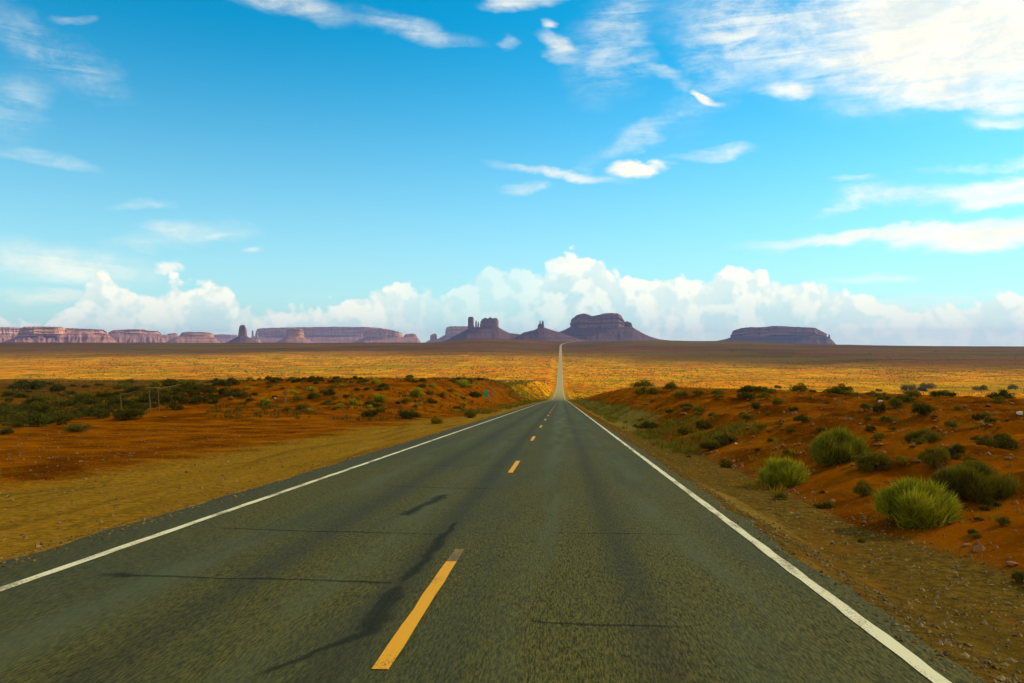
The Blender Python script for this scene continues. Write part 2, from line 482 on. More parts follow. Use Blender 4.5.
def build_ground():
    X, Y = np.meshgrid(XS, YS, indexing='ij')
    Z = land(X, Y)
    under = (X > PAVE_L + 0.02) & (X < PAVE_R - 0.02) & (Y < 3700)
    Z = np.where(under, Z - 0.03 - 0.0002 * np.clip(Y, 0, 1000), Z)
    V = np.stack([X, Y, Z], -1).reshape(-1, 3)
    me = mesh_np('ground', V, grid_faces(len(XS), len(YS)))
    s = Y
    wob = 0.9 * fbm(X * 0 + 3.3, s / 6.0, 3, 81)
    gl = sstep(-13.0, -7.6, X - wob * 1.2 - 0.25 * np.clip(28 - s, 0, 40) * -0.03) * (X < 0)
    gl = np.where(s > 60, sstep(-9.8, -7.6, X - wob * .6) * (X < 0), gl) * sstep(330, 150, s)
    gr = sstep(4.45, 3.9, X - 0.4 * wob) * (X > 0) * sstep(90, 30, s)
    add_attr(me, 'gravel', gl + gr)
    hill = np.where(X < 0, sstep(-70, -52, X + 0.1 * (s - 120)), 1.0)
    front = np.where(X < 0, sstep(260, 340, s), sstep(250, 330, s))
    redleft = (X < -8) & (s < 260)
    # left scrub flat: beyond the red pullout
    edge = np.interp(s, [0, 20, 30, 45, 60, 80, 110, 140, 400], [-14, -18.5, -22, -27.5, -31, -37, -45, -55, -60])
    sc = np.where(X < 0, sstep(0.5, 5, edge - X - 2.0 * wob) * sstep(14, 20, s) * sstep(720, 560, s + 60 * fbm(X / 90, s / 200, 3, 91)), 0)
    add_attr(me, 'scrubland', sc)
    pln = np.where(X < 0, np.where(X < edge, sstep(560, 720, s), sstep(225, 300, s)), sstep(120, 300, s + 2.6 * np.clip(X - 14, 0, 80) * sstep(25, 60, s)))
    add_attr(me, 'plain', pln)
    add_attr(me, 'rise', sstep(1250, 2850, s + np.clip(X, 0, 1500) * 0.75 + 350 * fbm(X / 700, s / 900, 3, 95)))
    vr = np.where(X > 0, sstep(2.7, 3.3, X) * sstep(6.5, 5.0, X) * sstep(22, 60, s), sstep(-5.6, -6.6, X) * sstep(-10.5, -8.5, X) * sstep(75, 150, s)) * sstep(900, 500, s)
    add_attr(me, 'verge', vr)
    o = link_mesh('ground', me, mat_ground())
    kind(o, 'structure')

# road ---------------------------------------------------------------------
def mat_asphalt():
    m, nb, b = new_mat('asphalt')
    P = nb.pos(); x, y, z = nb.xyz(P)
    agg = nb.noise(nb.mapping(P, scale=(1, 0.12, 1)), 75, 4, 0.8)
    agg2 = nb.voronoi(nb.mapping(P, scale=(1, 0.3, 1)), 60)
    col = nb.mix(agg.step(0.36, 0.66), (0.022, 0.022, 0.004), (0.148, 0.130, 0.026))
    col = nb.mix(agg2.step(0.15, 0.0) * 0.5, col, (0.24, 0.20, 0.08))
    big = nb.noise(nb.mapping(P, scale=(1, 0.12, 1)), 0.9, 5, 0.6)
    col = nb.mix(big.step(0.38, 0.7) * 0.55, col, (0.045, 0.058, 0.035))
    # wheel tracks polished paler, oil strip darker
    def band(c, w): return ((x - c).abs()).step(w, 0.0)
    wig = (nb.noise(nb.mapping(P, scale=(0, 0.08, 0)), 1.0, 2, 0.5) - 0.5) * 0.25
    xx = x + wig
    tr = None
    for c, w in ((-3.6, .5), (-2.0, .45), (-0.15, .5), (1.35, .5)):
        q = (xx - c).abs().step(w, 0.0)
        tr = q if tr is None else tr.max(q)
    pol = nb.noise(nb.mapping(P, scale=(1, 0.1, 1)), 2.3, 4, 0.6).step(0.38, 0.62)
    col = nb.mix(tr * pol * 0.5, col, (0.095, 0.11, 0.055))
    right = (xx - 0.2).abs().step(1.0, 0.2) * y.step(9, 45) * nb.noise(nb.mapping(P, scale=(1, 0.16, 1)), 1.1, 4, 0.6).step(0.4, 0.6)
    col = nb.mix(right * 0.5, col, (0.125, 0.15, 0.095))
    oil = ((xx + 2.8).abs().step(.35, 0.0)).max((xx - 0.62).abs().step(.3, 0.0)).max((xx + 1.42).abs().step(.25, 0.05))
    col = nb.mix(oil * 0.42, col, (0.028, 0.028, 0.02))
    # outer margins darker; far stretch paler, grazing sunlight put into its colour
    col = nb.mix(x.step(-4.8, -5.0) * 0.22, col, (0.04, 0.034, 0.02))
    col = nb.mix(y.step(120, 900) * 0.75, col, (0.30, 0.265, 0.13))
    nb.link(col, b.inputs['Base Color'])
    b.inputs['Roughness'].default_value = 0.78
    b.inputs['Specular IOR Level'].default_value = 0.06
    bump(nb, b, agg * 0.6 + nb.noise(P, 110, 2, 0.5) * 0.4, 0.5, 0.012)
    return m

def mat_paint(name, colr, wear, under):
    m, nb, b = new_mat(name)
    P = nb.pos()
    n = nb.noise(P, 60, 5, 0.75); n2 = nb.noise(nb.mapping(P, scale=(1, .3, 1)), 4.0, 4, 0.6)
    f = (n + (n2 - 0.5) * 0.8).step(wear, wear + 0.12)
    nb.link(nb.mix(f, tuple(c for c in colr), under), b.inputs['Base Color'])
    b.inputs['Roughness'].default_value = 0.75
    return m

def strip(name, x0, x1, ys, dz, mat, parent, follow=True, edge=0.0, seed=0):
    ys = np.asarray(ys)
    n = 2
    xs0 = x0 + edge * fbm(ys / 0.4, ys * 0 + seed, 2, seed); xs1 = x1 + edge * fbm(ys / 0.4, ys * 0 + seed + 5, 2, seed + 3)
    dx = road_dx(ys)
    zz = z_road(ys) + dz + 0.00010 * np.clip(ys, 0, 4000)
    V = np.concatenate([np.stack([xs0 + dx, ys, zz], 1), np.stack([xs1 + dx, ys, zz], 1)])
    L = len(ys); i = np.arange(L - 1)
    F = np.stack([i, i + L, i + L + 1, i + 1], 1)
    return link_mesh(name, mesh_np(name, V, F), mat, parent)

def build_road():
    ys = YS[(YS > -120) & (YS < 5000)]
    ys = np.unique(np.concatenate([ys, np.arange(3400, 5000, 40)]))
    road = kind(empty('road', (0, 0, 0)), 'structure')
    # pavement with thickness: top, and edges turned down into the shoulder
    prof = [(PAVE_L - 0.02, -0.10), (PAVE_L, -0.012), (PAVE_L + 0.06, 0.0), (LINE_L, .0), (-3, .0), (MID, .0), (0.5, .0), (PAVE_R - 0.06, 0.0), (PAVE_R, -0.012), (PAVE_R + 0.02, -0.10)]
    rough_l = 0.13 * fbm(ys / 0.9, ys * 0, 4, 5, .65); rough_r = 0.13 * fbm(ys / 0.9, ys * 0 + 9, 4, 6, .65)
    cols = []
    for k, (xx, dz) in enumerate(prof):
        e = rough_l if k < 3 else (rough_r if k > 6 else 0)
        lift = 0.0004 * np.clip(ys - 200, 0, 4000) * 0.6
        cols.append(np.stack([xx + e + road_dx(ys) + ys * 0, ys, z_road(ys) + dz + lift * 0.2], 1))
    V = np.stack(cols, 0).reshape(-1, 3)
    link_mesh('pavement', mesh_np('pavement', V, grid_faces(len(prof), len(ys))), mat_asphalt(), road)
    asph = (0.09, 0.08, 0.045)
    white = mat_paint('white_line_paint', (0.80, 0.73, 0.48), 0.52, (0.25, 0.21, 0.10))
    yellow = mat_paint('yellow_line_paint', (0.80, 0.37, 0.002), 0.57, (0.22, 0.12, 0.02))
    faded = mat_paint('faded_yellow_paint', (0.34, 0.18, 0.008), 0.46, asph)
    yl = ys[ys < 3650]
    strip('edge_line', LINE_L - 0.055, LINE_L + 0.055, yl, 0.005, white, road, edge=0.012, seed=3)
    strip('edge_line', LINE_R - 0.055, LINE_R + 0.055, yl, 0.005, white, road, edge=0.012, seed=8)
    k = 0
    y0 = 4.7 - 12.19
    while y0 < 1000 and k < 82:
        yy = np.linspace(y0, y0 + 3.1, 8)
        strip('centre_dash', MID - 0.055, MID + 0.055, yy, 0.006, yellow, road, edge=0.008, seed=20 + k)
        y0 += 12.19; k += 1
    for a, bb in ((7.8, 8.45),):
        strip('worn_dash_end', MID - 0.05, MID + 0.05, np.linspace(a, bb, 6), 0.004, faded, road)
    # tar seals over cracks
    tarm, nb, b = new_mat('tar_seal')
    P = nb.pos()
    nb.link(nb.mix(nb.noise(P, 30, 4, 0.7), (0.012, 0.015, 0.010), (0.034, 0.042, 0.032)), b.inputs['Base Color'])
    b.inputs['Roughness'].default_value = 0.9; b.inputs['Specular IOR Level'].default_value = 0.08
    worn = (nb.attr('core') + (nb.noise(nb.mapping(P, scale=(1, .4, 1)), 26, 5, 0.75) - 0.5) * 1.3).step(0.12, 0.7, 0.0, 0.75)
    nb.link(((nb.attr('core') + (nb.noise(P, 20, 4, .7) - .5) * .35).step(0.6, 0.95) * 0.62).max(worn * 0.62), b.inputs['Alpha'])
    def plane_pt(px, py):
        d = ray(px, py); t = EYE / (-(d[2]) - G0 * d[1]) if True else 0
        return d[0] * t, d[1] * t
    def seal(pts, widths):
        w = [plane_pt(*p) for p in pts]
        xs, yss, ws = [], [], []
        for i in range(len(w) - 1):
            n = max(3, int(math.dist(w[i], w[i + 1]) / 0.06))
            for j in range(n + (i == len(w) - 2)):
                t = j / n
                xs.append(w[i][0] * (1 - t) + w[i + 1][0] * t); yss.append(w[i][1] * (1 - t) + w[i + 1][1] * t)
                ws.append(widths[i] * (1 - t) + widths[i + 1] * t)
        xs = np.array(xs); yss = np.array(yss); ws = np.array(ws)
        sd = int(abs(xs[0] * 100)) % 97
        arc = np.arange(len(xs)) * 0.06
        xs = xs + 0.03 * fbm(arc / 0.3, arc * 0, 3, sd); yss = yss + 0.05 * fbm(arc / 0.3, arc * 0 + 4, 3, sd)
        dx = np.gradient(xs); dy = np.gradient(yss); ln = np.hypot(dx, dy) + 1e-9
        nx, ny = -dy / ln, dx / ln
        ws = ws * (0.75 + 0.6 * vnoise(arc / 0.2, arc * 0, sd + 2))
        A = np.stack([xs + nx * ws / 2, yss + ny * ws / 2], 1); B = np.stack([xs - nx * ws / 2, yss - ny * ws / 2], 1)
        Cc = np.stack([xs, yss], 1); A = Cc + (A - Cc) * 1.7; B = Cc + (B - Cc) * 1.7
        V = np.concatenate([A, Cc, B]); V = np.column_stack([V, -G0 * V[:, 1] + 0.0035])
        L = len(xs)
        me = mesh_np('tar_seal', V, grid_faces(3, L))
        fade = np.clip(np.minimum(np.arange(L), np.arange(L)[::-1]) / 3.0, .45, 1)
        add_attr(me, 'core', np.concatenate([np.zeros(L), fade, np.zeros(L)]))
        link_mesh('tar_seal', me, tarm, road)
    seal([(211, 528), (300, 531), (380, 533), (444, 535)], [.03, .05, .05, .03])
    seal([(98, 574.5), (125, 575), (140, 576), (250, 579), (330, 580.5), (401, 583)], [.12, .16, .05, .045, .05, .06])
    seal([(457, 522), (440, 540), (425, 560), (401, 582)], [.05, .11, .09, .07])
    seal([(403, 583), (392, 598), (380, 612), (368, 634), (330, 646), (302, 658), (253, 676)], [.07, .15, .16, .12, .06, .05, .05])
    seal([(383, 486), (440, 488), (504, 489)], [.04, .05, .04])
    seal([(515, 621), (580, 624), (690, 627)], [.035, .045, .03])
    seal([(558, 533), (620, 534), (690, 535)], [.03, .04, .03])
    seal([(412, 465), (470, 466), (508, 466)], [.05, .05, .04])
    seal([(404, 516), (418, 508), (436, 500), (446, 494)], [.22, .12, .22, .1])

build_ground()
build_road()

# ------------------------------------------------------------------ buttes and mesas
def mat_rock(name, a, b_, c, sc=1.0):
    m, nb, b = new_mat(name)
    P = nb.pos(); x, y, z = nb.xyz(P)
    strata = nb.noise(nb.mapping(P, scale=(0.0012, 0.0012, 0.055)), 1.0, 5, 0.65)
    stain = nb.noise(nb.mapping(P, scale=(0.045, 0.045, 0.004)), 1.0, 5, 0.6)
    col = nb.mix(strata.step(0.35, 0.65), a, b_)
    col = nb.mix(stain.step(0.46, 0.68) * 0.6, col, c)
    nb.link(col, b.inputs['Base Color'])
    b.inputs['Roughness'].default_value = 1.0; b.inputs['Specular IOR Level'].default_value = 0.05
    bump(nb, b, nb.noise(P, 0.05, 6, 0.65), 0.8, 12.0)
    return m

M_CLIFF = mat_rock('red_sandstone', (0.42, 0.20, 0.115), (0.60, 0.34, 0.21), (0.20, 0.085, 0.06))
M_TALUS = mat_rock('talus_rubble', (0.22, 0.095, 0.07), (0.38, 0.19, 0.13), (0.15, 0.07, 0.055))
M_CLIFF_SHADE = mat_rock('shaded_red_sandstone', (0.17, 0.085, 0.065), (0.29, 0.15, 0.11), (0.07, 0.04, 0.035))  # same red rock, with cloud shade put into its colour
M_TALUS_SHADE = mat_rock('shaded_talus_rubble', (0.085, 0.042, 0.036), (0.13, 0.065, 0.052), (0.06, 0.034, 0.03))  # talus of the nearer buttes, cloud shade painted in

def frame_at(px, D):
    """origin on the ground line of sight at distance D, with horizontal across/away axes"""
    a = math.atan2((px - 512.0), FPX) - YAW
    across = Vector((math.cos(a), -math.sin(a), 0)); away = Vector((math.sin(a), math.cos(a), 0))
    dist = D
    return Vector((math.sin(a) * dist, math.cos(a) * dist, 0)), across, away

def cliff(root, origin, across, away, cpx, D, top, base_row, ratio=0.6, seed=0, v0=0.0, name='cliff', taper=0.07, flute=0.06, n=None, power=3.2):
    k = D / math.hypot(FPX, cpx - 512) 
    us = [(px - cpx) * k for px, r in top]; zs = [EYE + (HROW - r) * k for px, r in top]
    u0, u1 = us[0], us[-1]; uc = (u0 + u1) / 2; a = (u1 - u0) / 2; bd = a * ratio if ratio > 0 else -ratio
    zb = EYE + (HROW - base_row) * k - 25
    n = n or int(np.clip(a * 2 / 5, 40, 260))
    th = np.linspace(0, 2 * np.pi, n, endpoint=False)
    cs, sn = np.cos(th), np.sin(th)
    pu = np.sign(cs) * np.abs(cs) ** (2 / power); pv = np.sign(sn) * np.abs(sn) ** (2 / power)
    per = np.cumsum(np.hypot(np.diff(pu * a, append=pu[0] * a), np.diff(pv * bd, append=pv[0] * bd)))
    fl = ridged(per / 38, per * 0 + seed, 3, seed) - 0.5
    fl2 = ridged(per / 110, per * 0 + seed + 3, 2, seed + 9) - 0.5
    amp = flute * min(a, bd)
    amp = np.clip(amp, 2.0, 60)
    layers = 18
    V = []
    topz = np.interp(pu * a + uc, us, zs)
    jag = 0.05 * (np.max(zs) - zb) * (vnoise(per / 22, per * 0, seed + 5) - 0.6)
    topz = topz + np.minimum(jag, 0.02 * (np.max(zs) - zb))
    for L in range(layers + 1):
        t = L / layers
        ledge = 0.95 * (vnoise(np.full(n, t * 8.0), per / 200, seed + 40) - 0.5) * amp
        sh = -taper * min(a, bd) * t + ledge + (fl * 0.7 + fl2 * 1.2) * amp * (0.75 + 0.5 * (1 - t))
        if L == layers: sh = sh - 0.25 * amp
        nu = pu * a + np.sign(pu) * np.abs(pu) * sh; nv = pv * bd + np.sign(pv) * np.abs(pv) * sh
        tt = t if L < layers - 1 else (0.985 if L == layers - 1 else 1.0)
        V.append(np.stack([nu + uc, nv + v0, zb + (topz - zb) * tt], 1))
    last = V[-1]
    for f in (0.82, 0.55, 0.25, 0.02):
        nu = (last[:, 0] - uc) * f + uc; nv = (last[:, 1] - v0) * f + v0
        zt = np.interp(nu, us, zs) + (vnoise(nu / 25, nv / 25, seed + 77) - 0.5) * 0.04 * (np.max(zs) - zb)
        V.append(np.stack([nu, nv, zt], 1))
    R_ = len(V); V = np.concatenate(V)
    i = np.arange(n); F = []
    for r in range(R_ - 1):
        F.append(np.stack([r * n + i, r * n + (i + 1) % n, (r + 1) * n + (i + 1) % n, (r + 1) * n + i], 1))
    W = V[:, :1] * np.array(across)[None] + V[:, 1:2] * np.array(away)[None]; W[:, 2] = V[:, 2]
    o = link_mesh(name, mesh_np(name, W, np.concatenate(F), smooth=False), M_CLIFF_SHADE if D < 8000 else M_CLIFF, root)
    return o

def talus(root, across, away, cpx, D, line, half, base_row=349, seed=0, gully=7.0, v0=0.0, name='talus_slope', nu=None):
    k = D / math.hypot(FPX, cpx - 512)
    us = np.array([(px - cpx) * k for px, r in line]); zs = np.array([EYE + (HROW - r) * k for px, r in line])
    zb = EYE + (HROW - base_row) * k - 20
    nu = nu or int(np.clip((us[-1] - us[0]) / 7, 50, 300)); nv = 60
    U = np.linspace(us[0], us[-1], nu)
    T = np.interp(U, us, zs)
    hmax = (zs.max() - zb)
    ext = half + hmax * 2.6
    t = np.linspace(-1, 1, nv); Vv = np.sign(t) * np.abs(t) ** 1.3 * ext
    UU, VV = np.meshgrid(U, Vv, indexing='ij')
    TT = np.repeat(T[:, None], nv, 1)
    q = np.clip((np.abs(VV) - half) / (hmax * 2.4), 0, 1)
    fall = (1 - q) ** 1.9
    H = zb + (TT - zb) * fall
    g = (ridged(UU / 55, VV / 160, 3, seed) - 0.6) * gully * (4 * fall * (1 - fall) + 0.12) * 1.6
    g = g + fbm(UU / 30, VV / 30, 3, seed + 5) * gully * 0.25
    H = H + g
    P = UU[..., None] * np.array(across) + (VV + v0)[..., None] * np.array(away)
    P[..., 2] = H
    return link_mesh(name, mesh_np(name, P.reshape(-1, 3), grid_faces(nu, nv)), M_TALUS_SHADE if D < 8000 else M_TALUS, root)

def formation(name, label, cat, cpx, D, cliffs, tline, half, seed, group=None, gully=7.0, base_row=349):
    org, ac, aw = frame_at(cpx, D)
    root = empty(name, org, label, cat, group)
    for c in cliffs:
        kw = dict(c); top = kw.pop('top'); br = kw.pop('base')
        cliff(root, org, ac, aw, cpx, D, top, br, seed=seed + int(top[0][0]) % 50, **kw)
    if tline: talus(root, ac, aw, cpx, D, tline, half, base_row, seed, gully * (1.5 if D > 9000 else 1.0))
    return root

# middle group
formation('castle_butte', 'ragged dark butte with a lone square tower left of the far road', 'butte', 484, 6800, [
    dict(top=[(467.8, 318), (469, 317), (473, 317), (474, 319)], base=329, ratio=1.1, name='tower', flute=.05),
    dict(top=[(475.3, 322), (476.2, 320), (476.8, 322)], base=329, ratio=1.2, name='spire', n=24),
    dict(top=[(477.4, 324), (478.3, 321), (479, 324)], base=329, ratio=1.2, name='spire', n=24),
    dict(top=[(480, 322), (481, 320.3), (482.2, 319.2), (483, 321.4), (483.8, 319.5), (485, 317.8), (486.5, 318.1), (487, 320.2), (488.2, 318.4), (490, 317.2), (491, 317.7), (491.6, 319.8), (492.6, 318.6), (495, 318), (497.4, 318.2), (498.6, 320)], base=328.5, ratio=.7, n=200, flute=.1)],
    [(438, 344), (450, 338.5), (461, 333), (467, 329.4), (480, 327.2), (498, 327.2), (503, 330), (509, 333), (520, 334.5), (534, 337), (548, 342)], 60, 3)
formation('spire_butte', 'small dark cone butte with jagged spires above the far end of the road', 'butte', 541, 6600, [
    dict(top=[(537.6, 326), (538.4, 324.5), (540, 323), (541.5, 324)], base=329, ratio=1.0, name='spire', n=40),
    dict(top=[(539.3, 321.5), (540, 320), (540.8, 322)], base=329, ratio=1.1, name='spire', n=24),
    dict(top=[(541.2, 324), (542.6, 320.2), (543.4, 321), (544.2, 326)], base=329, ratio=1.0, name='spire', n=30)],
    [(505, 342), (515, 337.5), (524, 332.5), (534.5, 330), (538, 328), (544, 327.5), (552, 330), (559, 332.2), (570, 336), (585, 341)], 15, 7)
formation('broad_butte', 'broad dark double humped butte right of the far end of the road', 'butte', 603, 7000, [
    dict(top=[(571.2, 321), (572, 318), (577, 315), (584, 313.8), (590, 315.8), (595, 316.8), (601, 314.6), (610, 313.4), (618, 313.8), (621.5, 316), (624.5, 321)], base=327.5, ratio=.62, taper=.05, flute=.13),
    dict(top=[(624, 322), (627, 321.5), (629, 322.5), (631, 323), (632.4, 326)], base=328.5, ratio=1.0, name='cliff')],
    [(540, 343), (553, 336), (559, 332.4), (566, 329.5), (572, 326.8), (600, 326), (632, 327.6), (640, 332.6), (648, 336.6), (657, 339.4), (680, 342)], 130, 12, gully=10)
formation('flat_mesa', 'wide dark flat topped mesa standing alone at right with a thin end spire', 'mesa', 780, 7600, [
    dict(top=[(732.6, 334), (734, 331.2), (739.5, 328.6), (751, 327.4), (769, 327.4), (770.5, 326.2), (784, 326.6), (800, 327.6), (814.5, 328.5), (818, 330.3), (823.4, 333)], base=337, ratio=.45, flute=.13),
    dict(top=[(824.8, 337), (825.4, 334), (826, 334.6), (826.8, 338)], base=341, ratio=1.2, name='spire', n=24)],
    [(690, 343.5), (715, 342), (730, 338.8), (736, 336.4), (780, 335.6), (822, 337), (827, 340), (831, 344.5), (840, 347)], 190, 19, gully=9, base_row=352)
# left skyline, farther away
formation('pale_mesa', 'pale hazy mesa behind the lone square tower', 'mesa', 462, 11500, [
    dict(top=[(445, 331), (446, 327.5), (450, 326.6), (466, 326.4), (478, 326.8), (481, 328)], base=335, ratio=.5)],
    [(430, 343), (440, 338), (446, 334.6), (480, 334.6), (492, 340)], 150, 23)
formation('lone_rock', 'tiny pale hazy butte in the gap left of the ragged dark butte', 'butte', 433, 11500, [
    dict(top=[(430, 335.6), (432, 334.2), (434.5, 333.4), (436.6, 334), (437, 336)], base=340, ratio=.8)],
    [(424, 343), (430, 339.8), (437, 339.2), (441, 343)], 40, 29)
formation('long_mesa', 'longest pale blue flat mesa on the skyline with an even top', 'mesa', 328, 13500, [
    dict(top=[(258.6, 332), (260, 329), (268, 328.6), (285, 328), (302, 327.6), (332, 327), (365, 327), (380, 328), (396, 330.5)], base=336, ratio=.22)],
    [(240, 343), (252, 339.5), (258, 336.5), (330, 335), (398, 336), (410, 343)], 230, 31)
formation('sunlit_mesa', 'cream and pink sunlit mesa at the right end of the long pale mesa', 'mesa', 390, 11000, [
    dict(top=[(364, 334), (366, 330), (372, 328.4), (380, 329), (389, 330.2), (396, 331.4), (402, 332.6)], base=338, ratio=.6, flute=.11),
    dict(top=[(403, 336), (405.5, 334.2), (412, 333.4), (415.5, 334), (417, 336)], base=338, ratio=.9)],
    [(352, 343), (360, 340), (366, 337.2), (402, 337.4), (417, 337.6), (421, 343)], 150, 37)
formation('block_butte', 'squat square butte with a sunlit right side before the long pale mesa', 'butte', 294, 9200, [
    dict(top=[(286.4, 331), (287.2, 329.4), (293, 328.8), (302, 329.2), (303.4, 331)], base=337, ratio=.9, flute=.1)],
    [(273, 344), (280, 340.6), (286, 337.4), (295, 335.6), (303, 336.8), (309, 340.6), (316, 344)], 70, 41)
formation('tapered_butte', 'narrow dark red tapering butte on a wide cone left of the long pale mesa', 'butte', 242, 7600, [
    dict(top=[(238.2, 330), (239.6, 326.4), (241.5, 325), (244.5, 325.2), (246.2, 329), (247.2, 331)], base=337, ratio=.9, taper=.16)],
    [(221, 345), (229, 341.8), (236, 337.6), (240, 335.4), (246, 335.4), (250, 338.4), (257, 342), (264, 345)], 24, 43)
for cp in (252.6, 256.8):
    formation('needle_rock', 'thin hazy needle of rock, one of a pair beside the tapering butte', 'rock spire', cp, 12500, [
        dict(top=[(cp - .9, 333), (cp - .5, 330.2), (cp + .3, 330), (cp + .9, 333)], base=338, ratio=1.0, name='spire', n=24)],
        [(cp - 5, 343), (cp - 1, 337.6), (cp + 1, 337.6), (cp + 5, 343)], 12, int(cp), 'pair of needle rocks on the left skyline')
formation('corner_mesa', 'sunlit mesa at the far left corner of the skyline cut by the picture edge', 'mesa', -20, 12000, [
    dict(top=[(-90, 332), (-85, 328), (-40, 327), (0, 327.2), (18, 327.6), (27, 329), (29, 332)], base=335, ratio=.3, flute=.1)],
    [(-105, 343), (-90, 337), (-40, 333.6), (10, 334), (30, 336.5), (40, 343)], 200, 51, gully=22)
formation('banded_mesa', 'large banded mesa with sunlit cliffs and dark slopes, second from left', 'mesa', 65, 9600, [
    dict(top=[(25.6, 332), (27, 328.4), (31, 327.2), (44, 327), (64, 327.4)], base=334, ratio=.8, flute=.2, v0=-40),
    dict(top=[(58, 329), (66, 328), (85, 328.6), (99, 329.4), (103, 331), (104, 334)], base=334.5, ratio=.5, flute=.2, v0=110)],
    [(12, 343), (20, 339.5), (27, 334.5), (40, 332.6), (52, 334), (60, 331.8), (68, 334), (82, 330.6), (92, 334.5), (104, 335), (112, 343)], 110, 53, gully=26)
formation('shaded_mesa', 'blue shaded mesa with a pale sunlit rim, third from left', 'mesa', 132, 11000, [
    dict(top=[(109, 335), (111, 332.4), (115, 330.4), (130, 329.4), (143, 329.5), (146, 330.8), (156, 331), (159, 334)], base=335, ratio=.45, flute=.18),
    dict(top=[(163, 336), (165, 333.4), (172, 332.8), (175, 335)], base=336, ratio=.8)],
    [(96, 343), (103, 337), (118, 333.6), (130, 335), (146, 333.2), (164, 335.4), (182, 336.4), (190, 343)], 180, 59, gully=24)
formation('dusty_mesa', 'low olive grey mesa right of the blue shaded mesa', 'mesa', 195, 9800, [
    dict(top=[(180, 336), (181.5, 333), (186, 332), (200, 332), (211, 332.8), (213, 335.5)], base=337.5, ratio=.6, flute=.09)],
    [(166, 344), (172, 340.5), (177, 337.2), (195, 336.2), (213, 337.4), (219, 344)], 110, 61)
formation('faint_mesa', 'faint low blue ridge between the olive mesa and the tapering butte', 'mesa', 222, 15500, [
    dict(top=[(206, 337), (210, 335), (222, 334.4), (236, 334.8), (240, 337)], base=339, ratio=.4)],
    [(195, 343), (206, 338.6), (240, 338.6), (250, 343)], 150, 67)

# ------------------------------------------------------------------ plants
def mat_leaf(name, c1, c2, c3):
    m = bpy.data.materials.new(name); m.use_nodes = True
    nt = m.node_tree; nb = NB(nt)
    for n in list(nt.nodes): nt.nodes.remove(n)
    out = nb.node('ShaderNodeOutputMaterial')
    oi = nb.node('ShaderNodeObjectInfo')
    P = nb.pos()
    rnd = E(nt, oi.outputs['Random'])
    v = nb.attr('shade')
    col = nb.mix(v, c1, c2)
    col = nb.mix((rnd * 0.6) , col, c3)
    df = nb.node('ShaderNodeBsdfDiffuse'); tr = nb.node('ShaderNodeBsdfTranslucent'); mx = nb.node('ShaderNodeMixShader')
    mx.inputs[0].default_value = 0.3
    nb.link(col, df.inputs[0]); nb.link(col, tr.inputs[0])
    nb.link(df.outputs[0], mx.inputs[1]); nb.link(tr.outputs[0], mx.inputs[2]); nb.link(mx.outputs[0], out.inputs[0])
    return m
M_BRIGHT = mat_leaf('bright_broom', (0.17, 0.175, 0.008), (0.52, 0.47, 0.03), (0.34, 0.34, 0.02))
M_MID = mat_leaf('green_broom', (0.14, 0.14, 0.010), (0.38, 0.33, 0.03), (0.25, 0.24, 0.02))
M_OLIVE = mat_leaf('olive_sage', (0.085, 0.08, 0.007), (0.24, 0.20, 0.02), (0.19, 0.13, 0.012))
M_DARK = mat_leaf('dark_sage', (0.045, 0.05, 0.008), (0.12, 0.115, 0.016), (0.10, 0.072, 0.010))
M_STRAW = mat_leaf('dry_grass', (0.22, 0.14, 0.005), (0.38, 0.25, 0.012), (0.28, 0.16, 0.01))
M_WOOD, _nb, _b = new_mat('weathered_wood')
_nb.link(_nb.mix(_nb.noise(_nb.mapping(_nb.pos(), scale=(8, 8, 1)), 3, 4, .6), (0.10, 0.06, 0.02), (0.25, 0.165, 0.06)), _b.inputs['Base Color'])
M_TWIG, _nb, _b = new_mat('bark')
_nb.link(_nb.mix(_nb.noise(_nb.pos(), 30, 3, .6), (0.07, 0.045, 0.025), (0.16, 0.11, 0.06)), _b.inputs['Base Color'])

def blades(base, tip, width, r, bend=0.15):
    """thin three-point blades from base to tip; returns verts, tri faces"""
    n = len(base)
    d = tip - base
    side = np.cross(d, r.normal(size=(n, 3))); side /= np.linalg.norm(side, axis=1)[:, None] + 1e-9
    mid = base + d * 0.55 + np.stack([d[:, 0], d[:, 1], -np.abs(d[:, 2]) * 0 + 0.0 * d[:, 2]], 1) * -bend * 0.5 + np.array([0, 0, 1.0]) * (np.linalg.norm(d, axis=1) * bend * 0.3)[:, None]
    w = np.asarray(width)[:, None] if np.ndim(width) else width
    V = np.stack([base - side * w * 0.4, base + side * w * 0.4, mid + side * w * 0.5, mid - side * w * 0.5, tip], 1).reshape(-1, 3)
    i = np.arange(n) * 5
    Q = np.stack([i, i + 1, i + 2, i + 3], 1); T = np.stack([i + 3, i + 2, i + 4], 1)
    return V, Q, T

